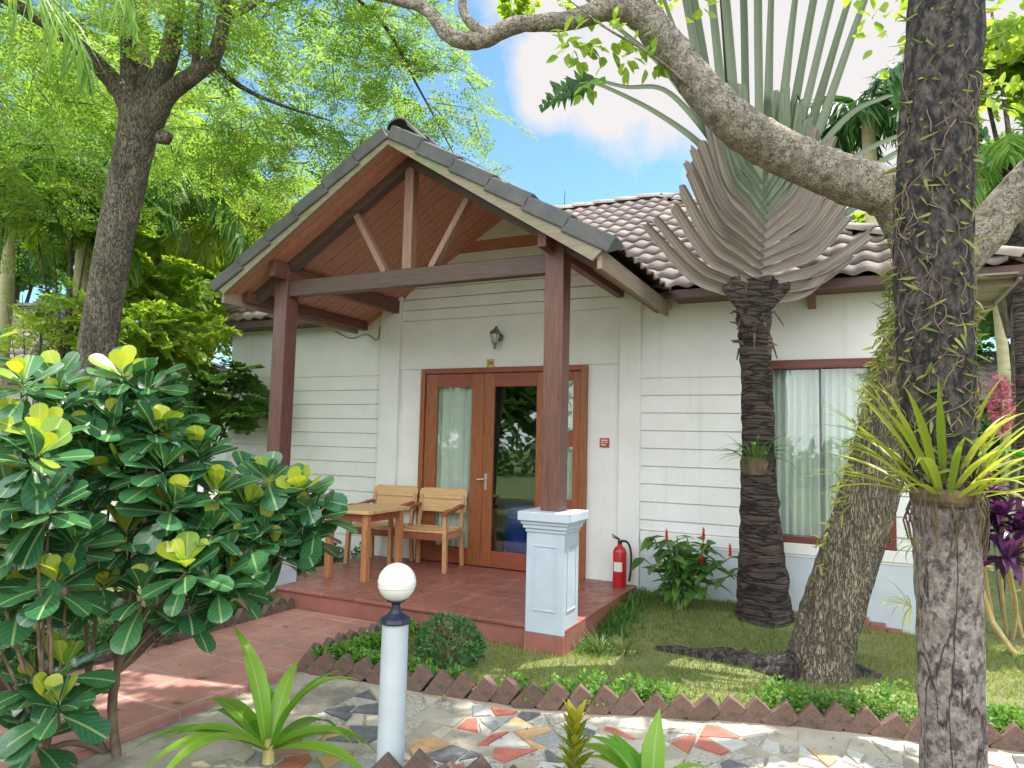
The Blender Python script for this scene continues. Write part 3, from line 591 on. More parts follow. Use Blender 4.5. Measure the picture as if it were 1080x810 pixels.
up_b = np.array([0, -c, MS*c]); tiles(g, (EX0, 2*YR-EY, EZ), (1, 0, 0), up_b, 14, run/14, .20, lambda v: (v*c, EX1-EX0-v*c), sub=4)
roof = g.build('main_roof', TILE, H, smooth=True)
g = G(); RX0, RX1, RZ = EX0+(YR-EY), EX1-(YR-EY), EZ+MS*(YR-EY)
def caps(g, p, q, r=.085, L=.40, lift=.05, mi=0):
    p = np.array(p, float); q = np.array(q, float); T = np.linalg.norm(q-p); d = (q-p)/T; k = int(T/L); side = nrm(np.cross(d, [0, 0, 1.])); up = np.cross(side, d)
    for i in range(k+1):
        a = p+d*(T*i/(k+1)-.03); b = p+d*(T*(i+1)/(k+1)); V = []
        for c0, rr, h in ((a, r*1.08, lift+.016), (b, r*.94, lift-.004)):
            for th in np.linspace(-.15, math.pi+.15, 9): V.append(c0+side*rr*math.cos(th)+up*(rr*.75*math.sin(th)+h-.05))
        j = np.arange(8); V = np.array(V); V2 = V.copy(); V2 -= up*.016
        g.add(np.vstack([V, V2[:9]]), np.vstack([np.stack([j, j+1, j+10, j+9], 1), np.stack([18+j, 19+j, j+1, j], 1)]), mi)
caps(g, (RX0, YR, RZ+.03), (RX1, YR, RZ+.03))
caps(g, (EX1-.02, EY+.02, EZ+.05), (RX1, YR, RZ+.03)); caps(g, (EX0+.02, EY+.02, EZ+.05), (RX0, YR, RZ+.03)); caps(g, (EX1-.02, 2*YR-EY-.02, EZ+.05), (RX1, YR, RZ+.03))
o = g.build('ridge_cap', M('pale_ridge_tile', (.34, .27, .25), (.46, .38, .35), 5, rough=.75, spots=(6, (.16, .15, .14), .58, .72)), roof, smooth=True)
g = G()
WEAVE = wood('dark_eave_wood', (.085, .045, .04), (.14, .075, .065), 0)
for a, b in ((EX0+.02, PX-PW+.05), (PX+PW-.05, EX1-.02)):
    g = G(); g.box((a, EY+.03, EZ-.075), (b, EY+.06, EZ+.005)); g.box((a+.06, EY+.0605, EZ-.06), (b-.06, .012, EZ-.045)); g.build('eave_fascia', WEAVE, roof)
g = G(); zf = 2.74
g.box((EX1-.06, EY+.07, EZ-.10), (EX1-.03, 7.2, EZ+.005))
for k in range(22): g.box((XR+.003, -.38+k*.35, EZ-.065), (EX1-.062, -.38+k*.35+.335, EZ-.05))
for k in range(8): g.box((XR+.003, -.2+k*.95, EZ-.12), (EX1-.062, -.14+k*.95, EZ-.067))
g.build('side_soffit', wood('grey_soffit_wood', (.24, .19, .15), (.36, .30, .24), 0), roof)
g = G(); g.prism([(4.18, -.002, 2.86), (4.18, -.14, 2.86), (4.18, -.12, 2.78), (4.18, -.002, 2.66)], (.07, 0, 0)); g.build('eave_bracket', WSTRUT, H, bevel=.005)
g = G(); g.tube([(.36, YR, RZ), (.37, YR, RZ+.34)], .006, 6); g.build('antenna_rod', BLACK, roof)
# porch
YF = -2.205
cs = 1/math.sqrt(1+SL*SL); pl = PW/cs
g = G()
tiles(g, (PX+PW, YF+.05, ZT-SL*PW), (0, 1, 0), (-cs, 0, SL*cs), 7, pl/7, .20, lambda v: (0, min(3.85, 1.85+v*cs*1.03)))
tiles(g, (PX-PW, YF+.05, ZT-SL*PW), (0, 1, 0), (cs, 0, SL*cs), 7, pl/7, .20, lambda v: (0, min(3.85, 1.85+v*cs*1.03)))
proof = g.build('porch_roof', TILE, H, smooth=True)
g = G(); caps(g, (PX, YF+.14, ZT+.03), (PX, 1.6, ZT+.04), r=.10, lift=.07); g.build('ridge_cap', TILEDK, proof, smooth=True)
for sd in (-1, 1):                    # overlapping grey cap tiles down the rake, board and soffit below them
    g = G(); k = 6
    for i in range(k):
        a0, a1 = pl*i/k, pl*(i+1)/k+.03
        for_ = lambda a, h: (PX+sd*a*cs-sd*SL*cs*h*-0, 0, ZT-a*SL*cs)
        d = np.array([sd*cs, 0, -SL*cs]); nv = np.array([sd*SL*cs, 0, cs]); base = np.array([PX, 0, ZT])
        h0, h1 = (.034, .060); wv = .20
        if i == 0: a0 = .04
        pa, pb = base+d*a0, base+d*a1
        sec = lambda p, h: [p+nv*h+np.array([0, YF-.035, 0]), p+nv*(h+.012)+np.array([0, YF+.02, 0]), p+nv*(h-.004)+np.array([0, YF+wv, 0]), p+nv*(h-.03)+np.array([0, YF+wv, 0]), p+nv*(h-.118)+np.array([0, YF-.0, 0]), p+nv*(h-.118)+np.array([0, YF-.035, 0])]
        V = np.array(sec(pa, h0)+sec(pb, h1)); F = [[j, (j+1) % 6, 6+(j+1) % 6, 6+j] for j in range(6)]+[[5, 4, 3, 2, 1, 0], [6, 7, 8, 9, 10, 11]]
        g.add(V, F)
    g.build('rake_tiles', TILEDK, proof, bevel=.012)
    g = G(); d = np.array([sd*cs, 0, -SL*cs]); nv = np.array([sd*SL*cs, 0, cs]); base = np.array([PX, YF, ZT])
    p0 = base-nv*.105; p1 = base+d*(pl-.03)-nv*.105
    p0[0] = PX; 
    g.prism([base+np.array([0, -.012, -.065]), base+d*(pl-.02)-nv*.062+np.array([0, -.012, 0]), base+d*(pl-.05)-nv*(.135+.025*(sd > 0))+np.array([0, -.012, 0]), base+np.array([0, -.012, -.145])], (0, .03, 0))
    g.build('barge_board', BARGE, proof)
    g = G(); nb = 22                   # soffit boards run up the slope
    y0 = YF+.02; wid = (.012-y0)/nb
    for i in range(nb):
        ya, yb = y0+i*wid+.003, y0+(i+1)*wid-.003
        V = [base+d*a-nv*h+np.array([0, yy-YF, 0]) for a in (.005, pl-.02) for h in (.085, .10+.002*(i % 2)) for yy in (ya, yb)]
        g.add(V, np.array([[0, 1, 3, 2], [4, 6, 7, 5], [0, 4, 5, 1], [2, 3, 7, 6], [0, 2, 6, 4], [1, 5, 7, 3]]))
    g.prism([base+d*.0-nv*.07, base+d*(pl-.03)-nv*.07, base+d*(pl-.03)-nv*.084, base-nv*.084], (0, 2.21, 0))
    g.build('soffit', SOFF, proof)
    g = G(); e = base+d*(pl-.02)-nv*.12
    g.box(e+np.array([-.018, .02, -.075]), e+np.array([.018, 2.05, .07])); g.build('eave_board', FASCIA, proof)
    xx = PX+sd*1.395
    g = G(); zt = und(xx)-.03; g.box((xx-.038, -2.08, zt-.155), (xx+.038, -.04, zt)); g.build('purlin', WY, H, bevel=.006)
    xe = PX+sd*1.82; g = G(); ze = und(xe)-.02; g.box((xe-.04, -1.98, ze-.10), (xe+.04, -.10, ze)); g.build('eave_purlin', WY, H, bevel=.006)
    # rafter in the truss plane
    g = G(); a = base+np.array([0, .30, 0])-nv*.105; g.prism([(PX, -1.893, und(PX)-.012), (PX+sd*1.84, -1.893, und(PX+sd*1.84)-.012), (PX+sd*1.84, -1.893, und(PX+sd*1.84)-.118), (PX, -1.893, und(PX)-.118)], (0, .10, 0)); g.build('rafter', WX, H, bevel=.005)
    g = G(); xa, xb = PX+sd*.245, PX+sd*.603; g.bar((xa, -1.84, 2.875), (xb, -1.84, und(xb)-.10), .055, .075, up=(0, 1, 0)); g.build('strut', WSTRUT, H, bevel=.004)
g = G(); g.box((-.398, -1.888, 2.728), (2.429, -1.792, 2.881)); g.build('tie_beam', WX, H, bevel=.006)
g = G(); g.box((PX-.047, -1.884, 2.883), (PX+.047, -1.796, und(PX)-.05)); g.build('king_post', WSTRUT, H, bevel=.005)
for xp in (-.427, 2.438):
    g = G(); g.box((xp-.080, -1.912, .8585), (xp+.080, -1.752, und(xp)-.05)); g.build('post', WZ, H, bevel=.008)
    g = G(); y0 = -1.83
    g.box((xp-.1555, y0-.1555, -.045), (xp+.1555, y0+.1555, .70))
    for r_, z0, z1 in ((.165, .70, .73), (.18, .73, .76), (.193, .76, .787), (.212, .787, .858)): g.box((xp-r_, y0-r_, z0), (xp+r_, y0+r_, z1))
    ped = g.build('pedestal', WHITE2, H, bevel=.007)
    g = G(); g.box((xp-.158, y0-.158, -.25), (xp+.158, y0+.158, -.0455)); g.build('footing', RISER, ped)
    g = G()                            # raised moulding frames on the faces
    for dx, dy in ((0, -1), (1, 0)):
        for (a0, a1, z0, z1) in ((-.095, .095, .12, .132), (-.095, .095, .595, .607), (-.095, -.083, .133, .594), (.083, .095, .133, .594)):
            if dy: g.box((xp+a0, y0-.162, z0), (xp+a1, y0-.154, z1))
            else: g.box((xp+.154, y0+a0, z0), (xp+.162, y0+a1, z1))
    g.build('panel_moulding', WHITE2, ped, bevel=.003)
# terrace
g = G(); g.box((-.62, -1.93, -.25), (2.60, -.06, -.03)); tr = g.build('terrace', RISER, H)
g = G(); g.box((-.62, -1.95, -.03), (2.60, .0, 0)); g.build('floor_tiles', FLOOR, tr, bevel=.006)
# door set
def panel(parent, name, x0, x1, z0, z1, st, rails, y0=-.045, y1=.0, m=(WDOOR, WDOORX)):
    g = G(); g.box((x0, y0, z0), (x0+st, y1, z1), 0); g.box((x1-st, y0, z0), (x1, y1, z1), 0)
    for a, b in rails: g.box((x0+st+.0005, y0+.002, a), (x1-st-.0005, y1, b), 1)
    return g.build(name, list(m), parent, bevel=.005)
g = G()
g.box((0, -.07, 0), (.058, .03, 2.2), 0); g.box((1.987, -.07, 0), (2.045, .03, 2.2), 0); g.box((.0585, -.068, 2.142), (1.9865, .03, 2.2), 1); g.box((1.605, -.068, 0), (1.655, .03, 2.141), 0)
g.build('door_frame', [WDOOR, WDOORX], H, bevel=.004)
def pane(parent, x0, x1, z0, z1, y=-.022, m=GLASS):
    g = G(); g.box((x0-.004, y-.003, z0-.004), (x1+.004, y+.003, z1+.004)); return g.build('pane', m, parent)
dl = panel(H, 'door', .062, .832, .012, 2.138, .155, [(.012, .185), (1.985, 2.138)]); pane(dl, .217, .677, .185, 1.985, m=GLASSW)
dr = panel(H, 'door', .836, 1.602, .012, 2.138, .125, [(.012, .185), (1.985, 2.138)]); pane(dr, .961, 1.477, .185, 1.985)
g = G(); g.box((.868, -.054, .84), (.90, -.046, 1.02)); g.tube([(.884, -.055, .96), (.884, -.095, .96), (.80, -.10, .955)], .010, 8); g.build('handle', CHROME, dr, bevel=.002)
sd = panel(H, 'side_window', 1.657, 1.985, .012, 2.138, .09, [(.012, .79), (1.34, 1.50), (2.055, 2.138)]); pane(sd, 1.747, 1.895, .79, 1.34, m=GLASSW); pane(sd, 1.747, 1.895, 1.50, 2.055, m=GLASSW)
def curtain(parent, x0, x1, z0, z1, y, nf, gap=None):
    g = G(); m = nf*10; xx = np.linspace(x0, x1, m+1); ph = np.cumsum(.7+.6*rng.random(m+1)); ph = ph/ph[-1]*nf*2*math.pi
    V = []
    for k, z in enumerate(np.linspace(z1, z0, 8)):
        amp = .018+.012*k/7; V.append(np.stack([xx+.006*np.sin(ph*.5+k*.25), y+amp*np.sin(ph+.12*k)+.006*np.sin(ph*.37+k), np.full(m+1, z)], 1))
    j = np.arange(m); F = np.vstack([np.stack([k*(m+1)+j, k*(m+1)+j+1, (k+1)*(m+1)+j+1, (k+1)*(m+1)+j], 1) for k in range(7)])
    g.add(np.vstack(V), F, 0, None, np.tile(.5+.4*np.sin(ph*.3), 8)); return g.build('curtain', CURT, parent, smooth=True)
curtain(dl, .12, .72, .1, 2.1, .05, 7); curtain(sd, 1.70, 1.98, .6, 2.1, .075, 4)
# window
g = G(); g.box((WX0, -.02, WZ0), (WX0+.055, .10, WZ1)); g.box((WX1-.055, -.02, WZ0), (WX1, .10, WZ1)); g.box((WX0-.02, -.035, WZ1-.075), (WX1+.02, .10, WZ1+.005)); g.box((WX0-.0, -.03, WZ0), (WX1+.0, .10, WZ0+.06))
wf = g.build('window', WWIN, H, bevel=.004)
g = G(); xm = (WX0+WX1)/2; g.box((xm-.018, .035, WZ0+.06), (xm+.018, .06, WZ1-.075)); g.build('mullion', M('grey_sash', (.14, .15, .15), (.2, .21, .2), 6), wf, bevel=.003)
pane(wf, WX0+.055, xm-.0, WZ0+.06, WZ1-.075, .045, GLASSW); pane(wf, xm+.006, WX1-.055, WZ0+.06, WZ1-.075, .03, GLASSW)
curtain(wf, WX0+.03, xm+.05, WZ0-.05, WZ1+.02, .14, 9); curtain(wf, xm-.0, WX1-.02, WZ0-.05, WZ1+.02, .15, 9)
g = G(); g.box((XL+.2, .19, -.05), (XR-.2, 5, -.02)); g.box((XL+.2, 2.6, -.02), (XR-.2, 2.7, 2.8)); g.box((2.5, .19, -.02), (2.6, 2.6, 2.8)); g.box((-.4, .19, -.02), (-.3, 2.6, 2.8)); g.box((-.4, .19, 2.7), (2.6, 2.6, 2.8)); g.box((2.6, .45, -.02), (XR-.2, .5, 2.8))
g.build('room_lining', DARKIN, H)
g = G(); g.lathe([(0, 0), (.17, 0), (.20, .03), (.21, .3), (.205, .33), (.215, .36), (.22, .6), (.20, .64), (.205, .68), (0, .69)], (1.12, .42, -.02), 20)  # added inside the room in place of a blue reflection in the pane
tag(recenter(g.build('reflection_bin', BLUEP, smooth=True)), 'tall blue plastic bin added behind the right-hand door glass to stand for a reflection', 'bin')

# small things fixed to the wall ----------------------------------
lt = thing('wall_lantern', 'old grey metal wall lantern above the double door', 'lantern', (.99, -.01, 2.38))
g = G(); g.lathe([(0, 0), (.045, 0), (.045, .015), (0, .02)], (.99, -.004, 2.54), 14, ax=[[1, 0, 0], [0, 0, -1], [0, 1, 0]])
g.tube(smoothpath([(.99, -.02, 2.54), (.99, -.05, 2.62), (.99, -.10, 2.65), (.99, -.12, 2.61)]), .009, 7); g.build('bracket', LANT, lt, smooth=True)
g = G(); g.lathe([(0, .03), (.012, .028), (.02, .015), (.05, .0), (.066, -.03), (.06, -.04)], (.99, -.12, 2.60), 8); g.lathe([(.03, 0), (.022, -.02), (.012, -.05), (.015, -.06), (.0, -.075)], (.99, -.12, 2.465), 8)
for k in range(8):
    a = k*math.pi/4; g.bar((.99+.058*math.cos(a), -.12+.058*math.sin(a), 2.56), (.99+.032*math.cos(a), -.12+.032*math.sin(a), 2.465), .007, .007)
g.build('cage', LANT, lt)
g = G(); g.lathe([(.054, .562), (.056, .54), (.03, .466), (0, .465)], (.99, -.12, 2.0), 8); g.build('lamp_glass', LGLASS, lt)
def text(name, s, size, loc, m, parent, rot=(math.pi/2, 0, 0)):
    c = bpy.data.curves.new(name, 'FONT'); c.body = s; c.size = size; c.extrude = .0015; c.align_x = 'CENTER'; c.align_y = 'CENTER'; c.materials.append(m)
    tmp = bpy.data.objects.new(name, c); COL.objects.link(tmp); dg = bpy.context.evaluated_depsgraph_get(); me = bpy.data.meshes.new_from_object(tmp.evaluated_get(dg)); bpy.data.objects.remove(tmp)
    o = bpy.data.objects.new(name, me); COL.objects.link(o); o.rotation_euler = rot; o.parent = parent; o.location = np.array(loc)-np.array(parent['_b']); return o
npl = thing('house_number_plate', 'small brass house number plate reading 24 above the door frame', 'number plate', (.885, -.012, 2.205))
g = G(); g.box((.84, -.02, 2.205), (.93, -.006, 2.30)); g.build('plate', BRASS, npl, bevel=.002)
text('number', '24', .07, (.885, -.022, 2.2525), BLACK, npl)
sg = thing('wall_sign', 'small square dull red sign on the white wall beside the door', 'sign', (2.235, -.012, 1.345))
g = G(); g.box((2.185, -.018, 1.345), (2.285, -.001, 1.44)); g.build('panel', REDS, sg, bevel=.004)
g = G()
for k, (a, b, z) in enumerate(((2.20, 2.27, 1.418), (2.20, 2.228, 1.395), (2.242, 2.27, 1.395), (2.20, 2.255, 1.370))): g.box((a, -.0205, z-.005), (b, -.0182, z+.005))
g.build('mark', PALE, sg); sg.name = 'wall_sign'
cb = G(); cb.tube(smoothpath([(-1.35, -.02, 2.72), (-1.1, -.02, 2.62), (-.85, -.03, 2.66), (-.68, -.03, 2.58), (-.66, -.02, 2.75)]), .005, 5)
tag(recenter(cb.build('cable', BLACK)), 'thin dark cable sagging on the pale wall under the left eave', 'cable')
ex = thing('fire_extinguisher', 'red fire extinguisher with black hose on the terrace corner', 'extinguisher', (2.47, -.20, 0))
g = G(); g.lathe([(0, .0), (.062, .0), (.066, .012), (.066, .33), (.055, .365), (.025, .39), (.022, .41), (0, .41)], (2.47, -.20, 0), 24); g.build('cylinder', REDP, ex, smooth=True)
g = G(); g.lathe([(.022, .41), (.022, .44), (0, .445)], (2.47, -.20, 0), 12); g.bar((2.47, -.20, .445), (2.40, -.22, .475), .022, .01); g.bar((2.47, -.20, .455), (2.39, -.22, .50), .022, .008); g.build('valve', BLACK, ex)
g = G(); g.tube(smoothpath([(2.48, -.20, .44), (2.55, -.21, .43), (2.585, -.21, .34), (2.585, -.21, .18), (2.57, -.21, .06)]), .012, 8); g.build('hose', BLACK, ex, smooth=True)
g = G(); th = np.linspace(-2.3, -.9, 9); rr = .0668
V = [(2.47+rr*math.cos(a), -.20+rr*math.sin(a), z) for z in (.15, .24) for a in th]; g.add(V, [[i, i+1, i+10, i+9] for i in range(8)]); g.build('label', PALE, ex)

# chairs and table -------------------------------------------------
def chair(loc, rz, label, group):
    t = thing('armchair', label, 'chair', (0, 0, 0), group)
    g = G()
    for k in range(4): g.prism([(-.275, -.27+k*.122, .405+.004*(k % 2)), (.275, -.27+k*.122, .405+.004*(k % 2)), (.265, -.155+k*.122, .405-.006), (-.265, -.155+k*.122, .405-.006)], (0, 0, .028))
    g.build('seat', CHW, t, bevel=.006)
    g = G(); tilt = .16
    def bk(x, z): return np.array([x, .225+(z-.45)*tilt, z])
    for z0, z1, rc in ((.575, .715, 0), (.718, .835, .055)):
        pts = [bk(-.285, z0), bk(.285, z0)]
        if rc: pts += [bk(.295, z1-rc), bk(.285, z1-rc*.35), bk(.295-rc, z1), bk(-.295+rc, z1), bk(-.285, z1-rc*.35), bk(-.295, z1-rc)]
        else: pts += [bk(.292, z1), bk(-.292, z1)]
        g.prism(pts, (0, .026, .004))
    g.build('backrest', CHW, t, bevel=.007)
    for sx in (-1, 1):
        g = G(); g.bar((sx*.275, -.255, 0), (sx*.255, -.235, .60), .046, .058, (0, 1, 0), w2=.042, h2=.05); g.build('leg', CHWZ, t, bevel=.007)
        g = G(); g.bar((sx*.265, .245, 0), (sx*.255, .215, .42), .04, .05, (0, 1, 0)); g.bar((sx*.255, .2155, .42), (sx*.255, .285, .76), .038, .045, (0, 1, 0)); g.build('leg', CHWZ, t, bevel=.006)
        g = G(); pts = smoothpath([(sx*.27, -.30, .605), (sx*.275, -.20, .635), (sx*.268, -.05, .628), (sx*.262, .10, .648), (sx*.26, .225, .66)], 4)
        for a, b in zip(pts[:-1], pts[1:]): g.bar(a, b, .062+random.uniform(-.006, .006), .03)
        g.build('armrest', CHRED, t, bevel=.008)
        g = G(); g.box((sx*.262-.012, -.225, .335), (sx*.262+.012, .215, .395)); g.build('side_rail', CHWZ, t, bevel=.004)
    g = G(); g.box((-.248, -.262, .33), (.248, -.236, .398)); g.build('front_rail', CHRED, t, bevel=.004)
    t.location = loc; t.rotation_euler = (0, 0, rz); return t
chair((-.24, -.40, 0), R(5), 'pale wooden armchair behind the small wooden table on the terrace', 'wooden armchairs on the terrace')
chair((.40, -.36, 0), R(8), 'wooden armchair with knots in its backrest, directly before the glazed door', 'wooden armchairs on the terrace')
tb = thing('side_table', 'small wooden table with wavy live edge top before the armchairs', 'table', (.07, -1.08, 0))
g = G(); pts = []
for (x0, y0), (x1, y1) in zip([(-.22, -1.45), (.36, -1.43), (.35, -.72), (-.21, -.73)], [(.36, -1.43), (.35, -.72), (-.21, -.73), (-.22, -1.45)]):
    for s in np.arange(0, 1, .1): pts.append((x0+(x1-x0)*s+random.uniform(-.012, .012), y0+(y1-y0)*s+random.uniform(-.012, .012), .645))
g.prism(pts, (0, 0, .035)); g.build('tabletop', CHW, tb, bevel=.006)
for x, y in ((-.15, -1.37), (.29, -1.36), (.28, -.80), (-.14, -.81)):
    g = G(); g.bar((x, y, 0), (x, y, .644), .062, .066, (0, 1, 0)); g.build('leg', wood('table_leg_wood', (.36, .14, .055), (.52, .24, .11), 2) if 'table_leg_wood' not in bpy.data.materials else bpy.data.materials['table_leg_wood'], tb, bevel=.006)
g = G(); g.box((-.118, -1.385, .565), (.258, -1.36, .642)); g.box((-.118, -.815, .565), (.258, -.79, .642)); g.box((-.165, -1.336, .565), (-.14, -.845, .642)); g.box((.275, -1.326, .565), (.30, -.836, .642)); g.build('apron', CHRED, tb, bevel=.004)

# bollard lamp -----------------------------------------------------
bl = thing('bollard_lamp', 'white bollard lamp with round opal globe on a dark collar', 'lamp', (2.53, -4.03, -.21))
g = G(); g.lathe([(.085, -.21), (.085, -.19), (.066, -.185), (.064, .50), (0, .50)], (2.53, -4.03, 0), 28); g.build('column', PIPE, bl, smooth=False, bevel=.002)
for p_ in bl.children: 
    for f in p_.data.polygons: f.use_smooth = True
g = G(); g.lathe([(0, .497), (.074, .498), (.076, .505), (.070, .522), (.052, .532), (.034, .545), (.022, .565), (.020, .585), (.026, .592), (.045, .600), (.050, .607), (.048, .612), (0, .612)], (2.53, -4.03, 0), 12); g.build('collar', NAVY, bl)
g = G(); g.lathe([(.0, .606)]+[(.092*math.sin(a)*(1.0 if abs(a-math.pi/2) > .05 else 1.02), .690-.092*math.cos(a)) for a in np.linspace(.42, math.pi, 26)], (2.53, -4.03, 0), 32); g.build('globe', GLOBE, bl, smooth=True)
g = G(); g.lathe([(.0905, .668), (.0925, .670), (.0905, .672)], (2.53, -4.03, 0), 32); g.build('globe_seam', M('globe_seam', (.6, .58, .52), (.55, .53, .48), 5), bl)

# ------------------------------------------------------------------ trees and plants
ground_z = lambda x, y: float(zl(np.array(x), np.array(y))) if inlawn(np.array(x), np.array(y)) else -.2
def px(lst, d=None): return np.array([P(*t) if len(t) == 3 else P(t[0], t[1], d) for t in lst])
def limb(t, pts, rad, m, n=12, rough=.05, k=6, name='limb', ridge=0):
    p = smoothpath(pts, k); r = np.interp(np.linspace(0, 1, len(p)), np.linspace(0, 1, len(rad)), rad)
    g = G(); g.tube(p, r, n, rough=rough, ridge=ridge); return g.build(name, m, t, smooth=True)

# feathery tree on the left
b = P(75, 672, 5.43); b[2] = -.22
ft = thing('feathery_tree', 'tall grey-barked tree with feathery light green crown, left of the red path', 'tree', b)
tp = [b, b+np.array([.01, 0, .12])]+list(px([(82, 560, 5.45), (92, 460, 5.48), (101, 380, 5.5), (122, 250, 5.5), (140, 165, 5.5), (150, 118, 5.5)]))
limb(ft, tp, [.21, .165, .150, .142, .135, .132, .138, .150], BARKG, 30, .012, 10, name='trunk', ridge=.016)
for pts, rad in (([(146, 135, 5.5), (128, 98, 5.45), (95, 60, 5.3), (50, 25, 5.1), (-20, -15, 4.8)], [.10, .075, .06, .05, .03]),
                 ([(144, 130, 5.5), (136, 90, 5.5), (134, 40, 5.5), (128, -60, 5.5)], [.09, .055, .05, .035]),
                 ([(150, 130, 5.5), (150, 85, 5.6), (146, 30, 5.7), (155, -80, 5.8)], [.12, .085, .075, .05]),
                 ([(154, 128, 5.5), (168, 88, 5.5), (182, 40, 5.45), (192, -50, 5.4)], [.11, .08, .07, .045]),
                 ([(158, 130, 5.5), (178, 100, 5.4), (205, 78, 5.3), (224, 62, 5.25), (236, 20, 5.2), (244, -50, 5.1)], [.10, .07, .062, .055, .05, .035]),
                 ([(206, 78, 5.3), (208, 40, 5.3), (214, -30, 5.3)], [.035, .03, .02]),
                 ([(222, 64, 5.25), (255, 92, 5.6), (300, 112, 6.2), (350, 128, 6.8)], [.03, .02, .014, .006]),
                 ([(236, 20, 5.2), (270, 2, 5.5), (330, -30, 6.0)], [.04, .03, .02]), ([(330, -30, 6), (400, 20, 6.8), (440, 90, 7.3), (480, 165, 7.5)], [.03, .02, .012, .005])):
    limb(ft, px(pts), rad, BARKG, 10, .04)
g = G(); q = P(170, 145, 5.42); g.tube([q, q+np.array([.06, 0, -.02]), q+np.array([.10, 0, .01])], [.06, .05, .03], 9, rough=.12); g.build('limb_stub', BARKG, ft, smooth=True)
g = G()
for (u, v, d, r, n) in [(25, 120, 6.5, .75, 80), (60, 185, 7.6, .8, 70), (20, 55, 5.6, .6, 55), (100, 70, 6.8, .7, 60), (205, 140, 7.2, .75, 75), (250, 190, 8.2, .8, 75), (285, 140, 7.2, .7, 70), (345, 45, 6.8, .55, 50),
                        (300, 10, 6.2, .6, 50), (385, 20, 7, .6, 55), (400, 95, 7.6, .5, 45), (355, 160, 8, .7, 75), (432, 110, 7.5, .35, 26), (462, 150, 7.5, .28, 17), (487, 185, 7.5, .16, 8), (415, 175, 8.2, .5, 40), (440, 30, 7, .4, 26),
                        (220, 20, 5.2, .5, 40), (150, 0, 5.1, .6, 40), (60, 0, 5.2, .65, 40), (110, 140, 8.2, .8, 60), (320, 200, 9, .7, 55), (160, 90, 8.5, .9, 60), (500, 120, 7.6, .2, 8), (470, 75, 7.4, .25, 11),
                        (0, 200, 7, .6, 40), (250, 95, 6.8, .4, 26), (90, -120, 5, .9, 50), (250, -130, 5.2, .9, 50), (400, -110, 6.2, .8, 40), (-120, 20, 5, .9, 40), (180, 200, 9, .8, 50)]:
    if (u, v) == (180, 200): continue
    sprays(g, P(u, v, d), (r, r, r*.62), int(n*(.62 if d >= 8 else .85)), .52, .044, .023, .25, 0, .1, g, rr=random.uniform(.3, .75))
g.build('crown', [L_FEATH, TWIG], ft)

# leaning tree with the long level limb
b = P(862, 706, 4.9); b[2] = -.24
ln = thing('leaning_tree', 'leaning tree with furrowed brown bark and long limb reaching across the porch gable', 'tree', b)
fork = P(985, 288, 4.7)
limb(ln, [b, b+(P(868, 680, 4.9)-b)*1.0]+list(px([(885, 620, 4.88), (912, 535, 4.85), (938, 448, 4.8), (964, 362, 4.75)]))+[fork, P(996, 262, 4.68)], [.25, .205, .195, .185, .178, .175, .165, .13], BARKL, 46, .012, 12, name='trunk', ridge=.032)
limb(ln, [fork]+list(px([(945, 213, 4.65), (895, 190, 4.6), (850, 172, 4.6), (805, 150, 4.55), (772, 126, 4.5), (742, 96, 4.5), (716, 62, 4.5), (688, 28, 4.5), (664, -15, 4.5), (640, -90, 4.6)])), [.17, .155, .15, .145, .14, .13, .12, .112, .105, .095, .07], BARKLIMB, 24, .03, 8, ridge=.02)
limb(ln, px([(690, 26, 4.5), (650, 8, 4.48), (600, 22, 4.5), (545, 26, 4.5), (507, 42, 4.52), (475, 38, 4.55), (450, 10, 4.6), (420, 0, 4.65), (380, -8, 4.7)]), [.095, .08, .058, .052, .056, .052, .042, .036, .03], BARKLIMB, 12, .05)
limb(ln, px([(512, 36, 4.5), (496, 24, 4.5), (488, 6, 4.5), (490, -30, 4.5)]), [.04, .034, .028, .02], BARKLIMB, 8, .06)
limb(ln, [fork]+list(px([(1022, 262, 4.62), (1052, 228, 4.58), (1085, 190, 4.5), (1140, 130, 4.4), (1200, 20, 4.4)])), [.16, .14, .13, .125, .11, .08], BARKLIMB, 14, .05)
limb(ln, px([(752, 112, 4.45), (690, 60, 4.4), (640, 30, 4.4), (600, 0, 4.4)]), [.012, .009, .007, .004], BARKLIMB, 6, 0)
for pts, rad in (([(845, 690, 4.86), (805, 680, 5.0), (760, 676, 5.15), (692, 680, 5.35)], [.17, .10, .085, .04]), ([(875, 700, 4.85), (905, 702, 4.85), (930, 707, 4.8)], [.12, .075, .03]), ([(838, 715, 4.75), (820, 700, 4.85), (795, 690, 4.95)], [.11, .07, .03])):
    q = px(pts); q[:, 2] = [ground_z(a, b_)-.01 for a, b_ in q[:, :2]]; limb(ln, q, rad, BARKD, 10, .12, name='root')
g = G()
